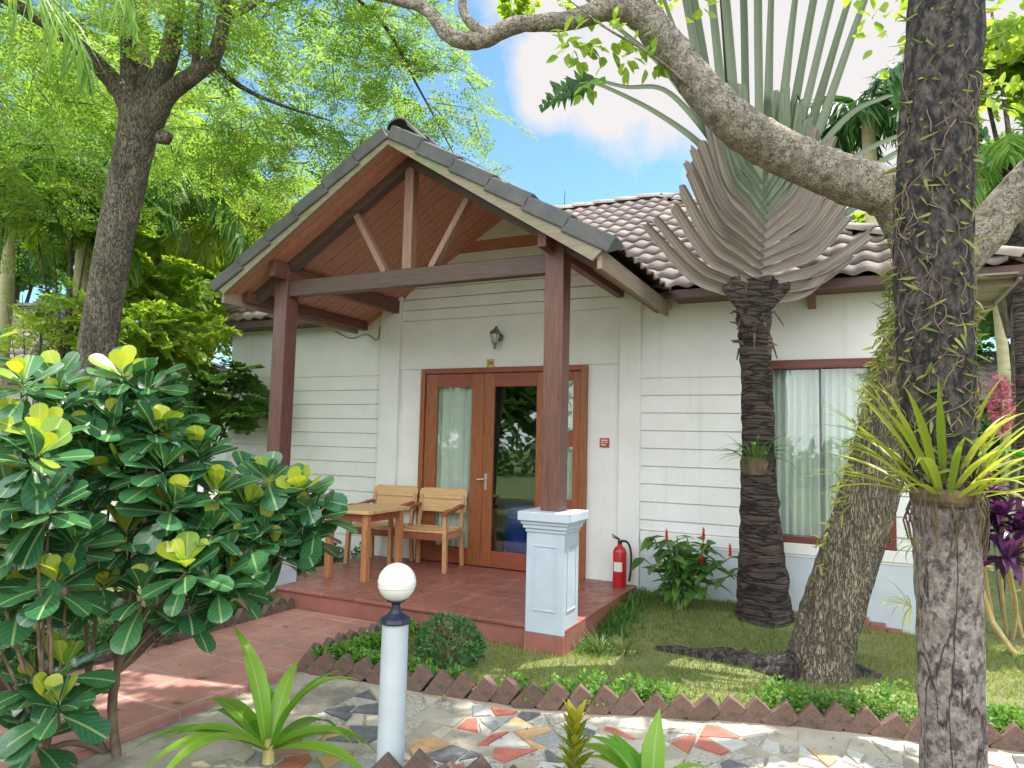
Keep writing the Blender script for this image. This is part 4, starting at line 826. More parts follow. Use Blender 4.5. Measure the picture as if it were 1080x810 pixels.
for (u, v, d, r, n, yl) in [(607, 50, 4.4, .13, 22, .4), (622, 92, 4.4, .07, 9, .2), (640, 40, 4.4, .13, 20, .4), (655, 62, 4.4, .09, 11, .6), (600, 42, 4.4, .08, 8, .5), (690, 62, 4.4, .09, 9, .3), (676, 44, 4.4, .07, 8, .3), (620, 8, 4.5, .15, 12, .5),
                           (735, 5, 4.5, .12, 10, .7), (925, 35, 4.3, .14, 16, .7), (948, 62, 4.3, .10, 8, .4), (1052, 20, 4.3, .2, 34, .6), (1072, 70, 4.3, .16, 24, .6), (1052, 108, 4.4, .10, 12, .4), (1000, -60, 4.5, .4, 60, .6), (900, -40, 4.5, .25, 30, .6), (820, -70, 4.6, .3, 40, .5),
                           (700, -140, 4.7, .6, 120, .5), (560, -110, 4.6, .4, 60, .5), (850, -220, 4.7, .7, 150, .5), (1050, -200, 4.7, .7, 150, .5), (1180, -60, 4.6, .6, 90, .5)]:
    tufts(g, P(u, v, d), (r, r, r), n, .105, .058, T_OVAL, 0, 0, np.clip(rng.normal(yl, .25, n), 0, 1))
for (x, y, z, r, n) in ((4.3, -1.5, 6.0, .8, 24), (3.1, -1.5, 6.0, .8, 24), (2.0, -1.9, 5.8, .7, 24), (1.2, -2.6, 5.7, .6, 20), (3.7, -2.4, 6.2, .7, 16)):  # unseen clumps above the frame, added to shade the mosaic and red path
    sprays(g, (x, y, z), (r, r, r*.45), n, .6, .10, .055, .2, 0, .1, rr=.5)
g.build('crown', L_LIME, ln)

# traveller's palm --------------------------------------------------
b = P(806, 652, 6.02); b[2] = ground_z(b[0], b[1])-.06
rv = thing('travellers_palm', 'fan-shaped palm with dark ringed trunk and dry brown leaf bases before the wall', 'palm', b)
D0 = 5.92
limb(rv, [b, b+np.array([0, 0, .10])]+list(px([(804, 610, 6.0), (801, 540, 5.98), (799, 450, 5.96), (797, 380, 5.94), (795, 330, D0), (796, 296, D0)])), [.27, .235, .205, .155, .128, .125, .14, .12], BARKT, 20, .06, 8, name='trunk')
def strip(g, pts, wid, nv, cup=.35, mi=0, k=6, rn=.5):
    p = smoothpath(pts, k); m = len(p); t = nrm(np.gradient(p, axis=0)); nv = np.asarray(nv, float); x = nrm(np.cross(t, nv)); y = np.cross(x, t)
    wv = np.interp(np.linspace(0, 1, m), np.linspace(0, 1, len(wid)), wid); V = []; ss = np.array([-1, -.6, 0, .6, 1])
    for front_ in (0, 1):
        for q in ss: V.append(p+x*(q*wv/2)[:, None]+y*((abs(q)**1.6*cup*wv/2)-.012*front_*(1-abs(q)**3))[:, None])
    V = np.stack(V, 1); V[-1] += t[-1]*np.tile(rng.normal(0, .03, 5), 2)[:, None]*min(1, wid[-1]/.1); V = V.reshape(-1, 3); F = []; i = np.arange(m-1)
    for off in (0, 5):
        for q in range(4): F.append(np.stack([i*10+off+q, i*10+off+q+1, (i+1)*10+off+q+1, (i+1)*10+off+q], 1))
    uv = np.stack([np.repeat(np.linspace(0, 1, m), 10), np.tile(np.concatenate([ss, ss]), m)], 1)
    g.add(V, np.vstack(F), mi, uv, np.full(len(V), rn))
    g.add(V[[0, 1, 2, 3, 4, 9, 8, 7, 6, 5]], [list(range(10))], mi); g.add(V[-10:][[5, 6, 7, 8, 9, 4, 3, 2, 1, 0]], [list(range(10))], mi)
toCam = -_F
LEND = [(688, 231), (694, 226), (708, 214), (722, 196), (725, 184), (729, 170), (732, 156), (737, 143), (742, 130), (748, 118), (755, 106), (763, 98), (772, 92), (781, 88)]
REND = [(880, 288), (902, 264), (912, 244), (903, 222), (896, 202), (889, 184), (881, 167), (873, 152), (864, 138), (855, 126), (846, 115), (837, 106), (827, 98), (816, 92)]
for side, ends in ((-1, LEND), (1, REND)):
    for k, (eu, ev) in enumerate(ends):
        eu += rng.normal(0, 4); ev += rng.normal(0, 4)
        f = k/(len(ends)-1); su, sv = 797+10*f-side*3, 318-118*f; d = D0-.10+.010*k+(.006 if side > 0 else 0)
        mu_, mv_ = su+(eu-su)*.56+side*(5+4*f), sv+(ev-sv)*.44+6*(1-f)
        g = G(); strip(g, px([(su, sv), ((su+mu_)/2, (sv+mv_)/2+2), (mu_, mv_), (eu, ev)], d), [.05, .09, .105, .085*(1-.25*(k < 2))], toCam+_U*.25*side, .75)
        g.build('dry_sheath', SHEATH if k < 9 else STALK, rv, smooth=True)
for (u0, v0, u1, v1, w_) in ((800, 352, 818, 296, .10), (792, 356, 776, 292, .10), (804, 344, 832, 300, .09), (788, 346, 764, 298, .09), (796, 362, 797, 296, .12)):
    g = G(); strip(g, px([(u0, v0), ((u0+u1)/2-(u1-u0)*.18, (v0+v1)/2), (u1, v1)], D0-.15), [.008, w_*.6, w_, w_*.8], toCam, -.5); g.build('neck_sheath', BARKT, rv, smooth=True)
def blade(t, p, dr, L, W, m=L_MID, torn=16):
    g = G(); dr = nrm(dr); side = nrm(np.cross(dr, toCam)+rng.normal(0, .1, 3)); pts = [p+dr*L*s+np.array([0, 0, -.45*L*s*s]) for s in np.linspace(0, 1, 8)]; pts = np.array(pts)
    s = np.linspace(.02, .97, torn); i = np.minimum((s*7).astype(int), 6); f = (s*7-i)[:, None]; B = pts[i]*(1-f)+pts[i+1]*f; tt = nrm(pts[i+1]-pts[i])
    for sd in (-1, 1):
        Dv = side*sd+tt*.35+np.array([0, 0, -.35])+rng.normal(0, .12, (torn, 3)); leaves(g, B, Dv, tt*.2+toCam+rng.normal(0, .2, (torn, 3)), W/2*rng.uniform(.75, 1.05, torn)*np.sin(np.clip(s*.8+.25, 0, 1)*math.pi*.85+.2), L/torn*1.35, T_BLADE, .15, .35, 0)
    return g.build('leaf_blade', m, t, smooth=False)
TOPS = [(722, 0), (736, 0), (747, 0), (758, 0), (771, 0), (784, 0), (798, 0), (812, 0), (829, 0), (848, 0), (872, 0), (893, 0), (914, 0)]
for k, (eu, ev) in enumerate(TOPS):
    su, sv = 797+(k-6)*4.5, 235; eu += rng.normal(0, 4); d = D0+.03+.05*(k % 2)+rng.normal(0, .015); e = np.array([eu+(eu-su)*.75, -176.]); g = G()
    mid = (su+(eu-su)*.45+(-1 if k < 6 else 1)*2, sv*.55)
    strip(g, px([(su, sv), mid, (eu, ev), tuple(e)], d), [.10, .085*rng.uniform(.8, 1.15), .068*rng.uniform(.7, 1.15), .045], toCam, .5); st = g.build('leaf_stalk', STALK, rv, smooth=True)
    p = P(e[0], e[1], d); blade(st, p, p-P(eu, ev, d)+np.array([0, -.1, 0]), 1.7, .62, L_MID, 18)
for (pts, L, W) in (([(770, 190), (735, 150), (690, 118), (645, 95), (622, 86)], .42, .34), ([(772, 180), (738, 132), (700, 95), (660, 92), (628, 84)], .30, .25), ([(768, 160), (725, 105), (690, 62), (640, 20), (600, -20)], .9, .4), ([(776, 150), (745, 100), (715, 40), (690, -30)], .9, .5)):
    g = G(); q = px(pts, D0+.06); strip(g, q, [.09, .06, .045, .035, .03], toCam, .4); st = g.build('leaf_stalk', STALK, rv, smooth=True); blade(st, q[-1], q[-1]-q[-2]+np.array([0, 0, -.10]), L, W, L_DEEP, 14)
for pts in ([(820, 250), (870, 190), (910, 160), (960, 138)], [(826, 262), (880, 205), (930, 170), (965, 150)], [(830, 270), (890, 226), (940, 196), (970, 178)], [(818, 235), (862, 160), (900, 118), (940, 100)]):
    g = G(); q = px(pts, D0+.05); strip(g, q, [.10, .06, .045, .03], toCam, .4); st = g.build('leaf_stalk', STALK, rv, smooth=True); blade(st, q[-1], q[-1]-q[-2], .7, .45, L_DEEP, 12)
for k in range(22):
    g = G(); a = rng.uniform(0, 6.28); z = rng.uniform(2.2, 2.62); q = P(796, 330, D0); q[2] = z; o_ = np.array([math.cos(a), math.sin(a), 0])
    g.tube([q+o_*.11, q+o_*.16+np.array([0, 0, .03]), q+o_*rng.uniform(.18, .26)+np.array([0, 0, rng.uniform(-.1, .06)])], [.016, .012, .005], 5); g.build('dry_stub', FIBRE, rv)

def strapplant(g, c, n, L, W, el=(20, 80), droop=.9, mi=0, azr=(0, 2*math.pi), rn=None, r0=.02, seg=9):
    for i in range(n):
        az = rng.uniform(*azr); e = R(rng.uniform(*el)); l = L*rng.uniform(.65, 1.1); p = np.array(c, float)+np.array([math.cos(az), math.sin(az), 0])*r0*rng.uniform(.3, 1); pts = [p]
        dz = droop*rng.uniform(.6, 1.3)
        for s in range(seg): p = p+np.array([math.cos(az)*math.cos(e), math.sin(az)*math.cos(e), math.sin(e)])*l/seg; e -= dz/seg*(.5+1.3*s/seg); pts.append(p)
        pts = np.array(pts); t = nrm(np.gradient(pts, axis=0)); sx = np.array([-math.sin(az), math.cos(az), 0]); up = np.cross(t, sx); up = np.where(up[:, 2:3] < 0, -up, up)
        ss = np.linspace(0, 1, seg+1); wv = W*rng.uniform(.8, 1.15)*np.minimum(1, (.45+1.6*ss))*np.minimum(1, (1-ss)*2.2+.02)/2
        V = np.stack([pts-sx*wv[:, None]+up*(wv*.35)[:, None], pts, pts+sx*wv[:, None]+up*(wv*.35)[:, None]], 1).reshape(-1, 3); i_ = np.arange(seg)
        F = np.vstack([np.stack([i_*3+q, i_*3+q+1, i_*3+q+4, i_*3+q+3], 1) for q in (0, 1)])
        g.add(V, F, mi, np.stack([np.repeat(ss, 3), np.tile([-1, 0, 1], seg+1)], 1), np.full(len(V), rng.random() if rn is None else np.clip(rng.normal(rn, .2), 0, 1)))
c = P(797, 478, 5.84); ep = thing('epiphyte_fern', 'green strap-leaved epiphyte growing halfway up the ringed palm trunk', 'plant', c)
g = G(); strapplant(g, c+np.array([0, -.02, -.05]), 34, .32, .022, (10, 85), 1.6, r0=.11); g.build('leaves', L_MID, ep)
g = G(); q = P(798, 488, 5.95); g.lathe([(.115, -.10), (.134, -.05), (.138, .0), (.125, .05)], q, 14); g.build('root_mat', FIBRE, ep, smooth=True)

# vine-covered trunk in front on the right, with its orchid ---------
b = P(1007, 868, 2.93); b[2] = -.24
vt = thing('vine_covered_tree', 'straight tree at front right, trunk coloured dark above for shade and mottled pale below', 'tree', b)
lo_ = smoothpath([b, b+np.array([0, 0, .12])]+list(px([(1004, 760, 2.96), (1001, 640, 3.0), (998, 560, 3.0), (995, 520, 3.01)])), 8)
hi_ = smoothpath(px([(996, 528, 3.01), (990, 450, 3.03), (985, 360, 3.06), (983, 260, 3.1), (988, 140, 3.14), (998, 0, 3.2), (1006, -200, 3.3), (1010, -420, 3.5), (1012, -640, 3.7)]), 8)
g = G(); g.tube(lo_, np.interp(np.linspace(0, 1, len(lo_)), [0, .1, .4, 1], [.155, .128, .124, .126]), 34, 0, .02, ridge=.014); g.tube(hi_, np.interp(np.linspace(0, 1, len(hi_)), [0, .05, .3, .6, 1], [.115, .138, .15, .155, .11]), 34, 1, .03, ridge=.02)
g.build('trunk', [BARKP, BARKD], vt, smooth=True)  # upper bark coloured darker for its shade, lower paler for the sun
g = G(); top = hi_[-1]
for k in range(13): frond(g, top, k*2.4, .9-.07*k, 2.3, 34, .6, .045, 1.3, kk=.4)
g.build('crown', L_PALM, vt)
cf = thing('climbing_fern', 'yellow-green climbing fern with curling fronds covering the dark upper trunk', 'fern', P(990, 470, 3.0))
g = G(); st = G()
n = 760; sidx = rng.uniform(.02, .62, n); pp = np.stack([np.interp(sidx, np.linspace(0, 1, len(hi_)), hi_[:, k]) for k in range(3)], 1)
az = rng.uniform(0, 6.283, n); oo = np.stack([np.cos(az), np.sin(az), 0*az], 1); D = oo*.55+np.stack([-np.sin(az), np.cos(az), 0*az], 1)*rng.normal(0, .7, (n, 1))+np.array([0, 0, -.5])+rng.normal(0, .35, (n, 3))
leaves(g, pp+oo*.148, D, oo+rng.normal(0, .4, (n, 3)), rng.uniform(.03, .085, n), rng.uniform(.007, .015, n), T_OVAL, .3, rng.uniform(-.9, 1.1, n))
for k in range(120):
    a = rng.uniform(0, 6.283); s = rng.uniform(.02, .6); pts = []
    for q in range(7): c = np.array([np.interp(s, np.linspace(0, 1, len(hi_)), hi_[:, j]) for j in range(3)]); pts.append(c+np.array([math.cos(a), math.sin(a), 0])*rng.uniform(.148, .165)); a += rng.normal(0, .22); s = max(.01, s-.012*rng.uniform(.3, 1.6))
    st.tube(smoothpath(pts, 3), random.uniform(.0012, .0028), 4, cap=False)
g.build('leaves', L_FERN, cf); st.build('stems', TWIG, cf)
mf = thing('mossy_fern', 'shaggy yellow-green fern and moss along the upper side of the leaning trunk', 'fern', P(905, 500, 4.75))
g = G(); lp = px([(858, 625, 4.78), (868, 580, 4.72), (893, 510, 4.69), (912, 440, 4.66), (930, 380, 4.63), (945, 320, 4.6), (952, 270, 4.58)]); n = 520; s = rng.beta(2.2, 1.2, n)
pp = np.stack([np.interp(s, np.linspace(0, 1, len(lp)), lp[:, k]) for k in range(3)], 1)+rng.normal(0, .028, (n, 3)); D = -_R*.6+toCam*.5+rng.normal(0, .55, (n, 3))+np.array([0, 0, -.25])
leaves(g, pp, D, toCam+rng.normal(0, .5, (n, 3)), rng.uniform(.03, .11, n), rng.uniform(.008, .018, n), T_STRAP, .3, rng.uniform(-.2, .8, n)); g.build('leaves', L_FERN, mf)

c = P(996, 520, 2.98); oc = thing('orchid_clump', 'bright yellow-green strap-leaved orchid clump tied round the front right trunk', 'orchid', c-np.array([0, 0, .1]))
g = G(); strapplant(g, c+np.array([0, 0, -.03]), 58, .60, .031, (18, 80), .85, r0=.11); strapplant(g, c, 12, .62, .034, (55, 86), .45, r0=.08)
g.build('leaves', L_ORCH, oc)
g = G(); g.lathe([(.118, -.05), (.130, -.03), (.133, 0), (.12, .02)], c, 18)
for k in range(60):
    a = rng.uniform(0, 6.28); z = rng.uniform(-.08, .03); q = c+np.array([math.cos(a)*.138, math.sin(a)*.138, z]); g.tube([q, q+np.array([math.cos(a+.4)*.02, math.sin(a+.4)*.02, -.05]), q+np.array([0, 0, -rng.uniform(.08, .2)])], .004, 4, cap=False)
g.build('root_mat', FIBRE, oc)
for (u, v, nn, LL, lab) in ((962, 640, 14, .16, 'small wispy air plant low on the pale part of the front right trunk'), (968, 575, 9, .13, 'thin curling air plant just under the orchid clump')):
    q = P(u, v, 2.98); a_ = thing('air_plant', lab, 'plant', q); g = G(); strapplant(g, q, nn, LL, .007, (-20, 70), 1.6, azr=(1.8, 4.8)); g.build('leaves', L_ORCH, a_)

# big glossy-leaved shrub -------------------------------------------
b = np.array([1.18, -4.55, -.2]); sh = thing('glossy_shrub', 'large shrub with glossy dark leaves and yellow young tips at front left', 'shrub', b)
ROS = [(40, 468, 3.0, 2), (48, 520, 3.0, 0), (15, 430, 3.2, 0), (25, 378, 3.2, 1), (62, 402, 3.4, 0), (130, 372, 3.6, 1), (120, 420, 3.6, 0), (165, 428, 3.5, 2), (172, 480, 3.4, 0), (236, 506, 3.6, 2), (210, 465, 3.6, 0), (232, 545, 3.5, 0), (182, 520, 3.4, 0),
       (196, 585, 3.3, 2), (150, 612, 3.3, 0), (232, 600, 3.4, 0), (134, 552, 3.4, 1), (80, 560, 3.2, 0), (60, 602, 3.1, 1), (25, 560, 3.1, 1), (20, 620, 3.2, 0), (97, 520, 3.4, 0), (270, 560, 3.7, 0), (268, 520, 3.8, 1), (312, 512, 3.95, 0), (336, 548, 3.9, 0), (285, 545, 3.8, 0), (246, 575, 3.6, 1), (340, 505, 3.9, 2), (318, 540, 3.9, 0),
       (350, 527, 3.9, 0), (298, 566, 3.8, 1), (68, 705, 3.2, 2), (38, 722, 3.2, 0), (62, 745, 3.1, 1), (38, 775, 3.2, 0), (200, 640, 3.4, 0), (108, 606, 3.4, 1), (290, 492, 3.9, 0), (152, 392, 3.7, 0), (92, 450, 3.5, 0), (130, 482, 3.5, 1), (8, 505, 3.0, 0),
       (-40, 450, 3.1, 1), (-40, 560, 3.1, 0), (-50, 650, 3.2, 0), (95, 400, 3.7, 0), (205, 540, 3.6, 0), (255, 600, 3.6, 0), (170, 570, 3.5, 0), (10, 660, 3.2, 0)]
ROS = [(u-20*(u > 300)-8*(230 < u <= 300), v+26*(v < 440)+14*(440 <= v < 640), d, k) for (u, v, d, k) in ROS]
g = G(); MORE = [(min(u+rng.normal(0, 24), 318), v+rng.normal(0, 24), d+.12, int(rng.integers(0, 2))) for (u, v, d, yg) in ROS if rng.random() < (.9 if u < 190 else .6)]
for (u, v, d, yg) in ROS+[q for q in MORE if q[1] < 590]:
    cpt = P(u, v, d); n = 17; lean = nrm(np.array([rng.normal(0, .3), rng.normal(0, .3), 1.0])+toCam*.42)
    e1 = nrm(np.cross(lean, [.3, 1, .1])); e2 = np.cross(lean, e1)
    for i in range(n):
        f = i/(n-1); a = i*2.4+rng.normal(0, .2); el = R(74-104*f+rng.normal(0, 9)); Dv = (e1*math.cos(a)+e2*math.sin(a))*math.cos(el)+lean*math.sin(el); Nv = lean*math.cos(el)-(e1*math.cos(a)+e2*math.sin(a))*math.sin(el)
        L = (.115+.078*min(1, f*1.8))*rng.uniform(.72, 1.22); young = f < (.03, .20, .36)[yg]
        leaves(g, (cpt+lean*(.02-.09*f)+Dv*.012)[None], Dv[None], (Nv+rng.normal(0, .12, 3))[None], L, L*rng.uniform(.58, .72), T_OBOV, .14, .06+.2*f+rng.normal(0, .10), 1 if young else 0, np.clip(rng.normal(.75-.9*f*1.6 if young else .45, .22), 0, 1))
g.build('leaves', [L_BIG, L_YOUNG], sh, smooth=True)
g = G(); F1, F2, F3 = P(92, 735, 3.38), P(122, 712, 3.42), P(50, 790, 3.2)
for f_, r in ((F1, .020), (F2, .022), (F3, .014)): g.tube(smoothpath([b+(f_-b)*.02*0+np.array([rng.normal(0, .04), rng.normal(0, .04), -.02]), b*.5+f_*.5+rng.normal(0, .02, 3), f_]), r, 8, rough=.06)
for (u, v, d, yg) in ROS:
    if rng.random() < .42: continue
    q = P(u, v, d); f_ = min((F1, F2, F3), key=lambda t: np.linalg.norm((t-q)[:2])+.3*abs(t[2]-q[2]-0)+(5 if t[2] > q[2] else 0)); m1 = f_*.6+q*.4+np.array([0, 0, .06])+rng.normal(0, .03, 3); m2 = f_*.25+q*.75+np.array([0, 0, -.05])+rng.normal(0, .02, 3)
    pth = smoothpath([f_, m1, m2, q+np.array([0, 0, -.02])], 5); g.tube(pth, np.linspace(.010, .005, len(pth)), 6, rough=.05)
g.build('branches', TWIG, sh, smooth=True)

# small garden plants -----------------------------------------------
c = np.array([3.12, -.48, ground_z(3.12, -.48)]); gi = thing('red_ginger', 'leafy ginger plant with upright red flower spikes beside the palm trunk', 'plant', c)
g = G(); sg_ = G(); fl = G()
for k in range(24):
    a = rng.uniform(0, 6.28); tip = c+np.array([math.cos(a)*rng.uniform(.05, .34), math.sin(a)*rng.uniform(.05, .16)-.05, rng.uniform(.42, .66)])
    if k < 4: tip = [P(703, 572, 6.2), P(740, 597, 6.15), P(770, 588, 6.1), P(786, 602, 6.1)][k]
    pth = smoothpath([c+np.array([math.cos(a), math.sin(a), 0])*.05, (c+tip)/2+np.array([0, 0, .06]), tip], 5); sg_.tube(pth, np.linspace(.010, .006, len(pth)), 6)
    for j in range(8):
        s = .35+.65*j/7; q = pth[min(len(pth)-1, int(s*(len(pth)-1)))]; b2 = a+j*2.0; Dv = np.array([math.cos(b2), math.sin(b2), rng.uniform(-.35, .35)]); leaves(g, q[None], Dv[None], np.array([[0, 0, 1.]])+rng.normal(0, .2, (1, 3)), rng.uniform(.15, .22), rng.uniform(.075, .10), T_OVAL, .25, .35)
    if k < 4 or k == 9:
        for j in range(16):
            z = tip+np.array([0, 0, .10*j/16]); b2 = j*2.4; leaves(fl, z[None], np.array([[math.cos(b2)*.45, math.sin(b2)*.45, 1]]), np.array([[math.cos(b2), math.sin(b2), .2]]), .035, .022*(1-.5*j/16), T_OVAL, .4, .1)
g.build('leaves', L_MID, gi); sg_.build('stems', M('green_stem', (.12, .2, .06), (.2, .28, .1), 8), gi); fl.build('flower_spikes', L_RED, gi)
c = np.array([1.93, -2.50, -.2]); bu = thing('round_bush', 'small dense round green bush at the corner of the lawn behind the lamp', 'bush', c)
g = G(); tufts(g, c+np.array([0, 0, .14]), (.25, .22, .19), 1500, .040, .024, T_QUAD, .5, shell=.55); g.build('leaves', leafmat('bush_leaf', (.03, .11, .04), (.09, .24, .08), trans=.25), bu)
g = G()
for k in range(9): a = k*.7; g.tube([c, c+np.array([math.cos(a)*.14, math.sin(a)*.14, .2])], [.008, .004], 5)
g.build('stems', TWIG, bu)
for (u, v, lab) in ((632, 693, 'thin dark grass tuft on the lawn nearer the white pedestal'), (657, 698, 'thin dark grass tuft on the lawn, the one farther from the pedestal')):
    q = P(u, v, 5.25); q[2] = ground_z(q[0], q[1])-.01; tf = thing('grass_tuft', lab, 'grass tuft', q, 'dark grass tufts on the lawn'); g = G(); strapplant(g, q, 46, .22, .008, (35, 88), .9, r0=.03); g.build('blades', leafmat('tuft_blade', (.05, .09, .03), (.16, .2, .07), trans=.25) if 'tuft_blade' not in bpy.data.materials else bpy.data.materials['tuft_blade'], tf)
def cover(name, label, spots, m, L=.03, per=260, up=.6):
    g = G()
    for (x, y, r, h) in spots: z = ground_z(x, y); tufts(g, (x, y, z+h*.45), (r, r, h*.65), int(per*r/.15), L, L*.75, T_QUAD, up, shell=.2, zmin=z-.01)
    o = g.build(name, m); return tag(o, label, 'ground cover', kind='stuff')
sp = []
for x0, x1, off, h in ((1.22, 2.3, .15, .10), (2.55, 2.75, .10, .10), (2.85, 3.55, .13, .12), (4.05, 4.75, .17, .19), (4.95, 5.6, .16, .12), (1.22, 1.5, .5, .12)):
    for x in np.arange(x0, x1, .085): sp.append((x+random.uniform(-.03, .03), edge(x)+off+random.uniform(-.06, .08), random.uniform(.08, .14), h*random.uniform(.6, 1.2)))
for y in np.arange(-3.0, -2.0, .09): sp.append((1.22+random.uniform(0, .1), y, .09, .09))
cover('ground_cover', 'bright small-leaved ground cover along the brick edging of the lawn', sp, L_COVER, .034)
sp = [(random.uniform(-.62, -.14), y, random.uniform(.1, .16), random.uniform(.10, .2)) for y in np.arange(-4.8, -1.95, .05)]
cover('border_plants', 'green ground cover on the far left side of the red path', sp, leafmat('border_leaf', (.03, .11, .035), (.10, .24, .07), trans=.3), .034, 220)
sp = [(random.uniform(-1.25, -.68), y, random.uniform(.12, .18), random.uniform(.2, .32)) for y in np.arange(-1.7, -.05, .07)]
cover('low_hedge', 'low dark green plants between the terrace and left wall', sp, L_DEEP, .04, 200)
g = G()
for k in range(210):
    y = rng.uniform(-1.85, -.05); x = 2.64+abs(rng.normal(0, .14)); strapplant(g, (x, y, ground_z(x, y)-.01), 5, .13, .010, (40, 88), 1.1, r0=.02, seg=4)
tag(g.build('long_grass', L_MID), 'longer dark grass growing against the right edge of the terrace', 'grass', kind='stuff')
for (c, n, L, W, el, lab, nm) in (((2.02, -4.30, -.16), 18, .60, .098, (8, 80), 'broad strap-leaved dracaena in front of the lamp bollard', 'dracaena'), ((3.78, -3.98, -.12), 15, .40, .085, (28, 86), 'light green dracaena at the bottom edge beside the croton', 'dracaena')):
    t = thing(nm, lab, 'plant', c); g = G(); strapplant(g, np.array(c)+np.array([0, 0, .06]), n, L, W, el, 1.3, r0=.03, seg=12); g.build('leaves', L_DRAC, t, smooth=True); g = G(); g.tube([c, np.array(c)+np.array([0, 0, .10])], [.03, .022], 9); g.build('stem', BAMB, t)
c = np.array([3.46, -4.02, -.2]); t = thing('croton', 'small upright croton with yellowish speckled leaves near the bottom edge', 'plant', c); g = G()
for j in range(60):
    f = j/59; a = j*2.4; el = R(15+60*f); leaves(g, (c+np.array([0, 0, .08+.30*f]))[None], np.array([[math.cos(a)*math.cos(el), math.sin(a)*math.cos(el), math.sin(el)]]), np.array([[-math.cos(a)*math.sin(el), -math.sin(a)*math.sin(el), math.cos(el)]]), .11+.02*(f > .9), .036+.02*(f > .9), T_OVAL, .3, .2, 0, np.clip(rng.normal(.35+.5*(f > .85), .25), 0, 1))
g.build('leaves', L_CROT, t, smooth=True); g = G(); g.tube([c, c+np.array([0, 0, .4])], [.012, .006], 7); g.build('stem', TWIG, t)
q = P(580, 686, 5.3); q[2] = ground_z(q[0], q[1]); g = G(); g.lathe([(0, .06), (.04, .055), (.075, .03), (.08, 0), (.07, -.02)], q, 9)
o = g.build('stone', CONC); tag(recenter(o), 'pale grey stone on the grass by the white porch pedestal', 'stone')
for k in range(4):
    x = 4.52+.125*k; g = G(); g.box((x, -.14, -.20-.02*k), (x+.118, -.035, -.045-.035*k)); tag(recenter(g.build('wall_base_brick', RISER, bevel=.005)), 'dull red brick in the short row laid against the foot of the white wall', 'brick', 'bricks at the foot of the right wall')
pc = np.array([5.75, .55, -.2]); pu = thing('purple_cordyline', 'purple-leaved cordyline on leaning canes beyond the front right trunk', 'plant', pc)
g = G(); ca = G()
for (u, v, d, bx, by) in ((1058, 545, 5.6, 5.70, .5), (1078, 560, 5.5, 5.85, .6), (1040, 520, 5.8, 5.8, .4), (1095, 530, 5.6, 6.0, .5), (1062, 590, 5.4, 5.7, .3), (1035, 565, 5.7, 5.62, .45)):
    q = P(u, v, d); strapplant(g, q, 26, .30, .070, (-35, 75), 1.1, r0=.03, seg=7); ca.tube(smoothpath([(bx, by, -.2), (q+np.array([bx, by, -.2]))/2+rng.normal(0, .03, 3), q]), .016, 7)
ca.tube(px([(1032, 612, 5.5), (1046, 655, 5.5), (1070, 690, 5.4)]), .022, 8)
g.build('leaves', L_PURP, pu); ca.build('canes', BAMB, pu)

# ------------------------------------------------------------------ background: neighbours, palms, trees
def neighbour(name, label, c, yaw, sx, sy, ze, zr, win):
    t = thing(name, label, 'house', (c[0], c[1], -.2)); e1 = np.array([math.cos(yaw), math.sin(yaw), 0]); e2 = np.array([-math.sin(yaw), math.cos(yaw), 0]); c = np.array([c[0], c[1], 0.])
    rot = np.stack([e1, e2, [0, 0, 1]], 1); g = G(); g.box((-sx/2, -sy/2, -.25), (sx/2, sy/2, ze+.1)); g.V = [v@rot.T+c for v in g.V]; g.build('wall', WHITE, t)
    g = G(); o_ = .5; hx, hy = sx/2+o_, sy/2+o_; ms = (zr-ze)/hy; cc = 1/math.sqrt(1+ms*ms); rn_ = hy/cc; k = int(rn_/.33)
    for (O, ux, iv, wid) in ((-e1*hx-e2*hy, e1, e2, 2*hx), (e1*hx-e2*hy, e2, -e1, 2*hy), (e1*hx+e2*hy, -e1, -e2, 2*hx), (-e1*hx+e2*hy, -e2, e1, 2*hy)):
        tiles(g, c+O+np.array([0, 0, ze]), ux, iv*cc+np.array([0, 0, ms*cc]), k, rn_/k, .22, lambda v, w_=wid: (v*cc, w_-v*cc), sub=6)
    rf = g.build('roof', TILE, t, smooth=True); g = G(); rz = zr+.03; l_ = hx-hy
    a, b2 = c-e1*l_+np.array([0, 0, rz]), c+e1*l_+np.array([0, 0, rz]); caps(g, a, b2)
    for q, w_ in ((-e1*hx-e2*hy, a), (-e1*hx+e2*hy, a), (e1*hx-e2*hy, b2), (e1*hx+e2*hy, b2)): caps(g, c+q*.99+np.array([0, 0, ze+.05]), w_)
    g.build('ridge_cap', TILEDK, rf, smooth=True)
    g = G(); g.box((-hx+.05, -hy+.05, ze-.12), (hx-.05, hy-.05, ze-.01)); g.V = [v@rot.T+c for v in g.V]; g.build('eave_board', WX, t)
    for (x0, x1, z0, z1) in win:
        g = G(); g.box((x0, -sy/2-.04, z0), (x1, -sy/2-.002, z1)); g.V = [v@rot.T+c for v in g.V]; f = g.build('window', WWIN, t)
        g = G(); g.box((x0+.08, -sy/2-.05, z0+.08), (x1-.08, -sy/2-.041, z1-.08)); g.V = [v@rot.T+c for v in g.V]; g.build('pane', M('dim_pane', (.03, .04, .05), (.06, .07, .08), 3, rough=.1) if 'dim_pane' not in bpy.data.materials else bpy.data.materials['dim_pane'], f)
c = P(25, 400, 13.5); neighbour('neighbour_bungalow', 'neighbouring bungalow with brown tiled roof half hidden among the palms at left', c, .15, 7, 5, 2.15, 3.75, [(-1.5, -.3, .7, 2.0), (1, 2.2, .7, 2.0)])
c = P(1120, 400, 15); neighbour('neighbour_bungalow', 'white neighbouring bungalow glimpsed past the right corner of the house', c, -.1, 6, 5, 2.35, 3.8, [(-2.6, -2.2, .5, 2.0), (-1.6, -.6, .5, 2.0)])
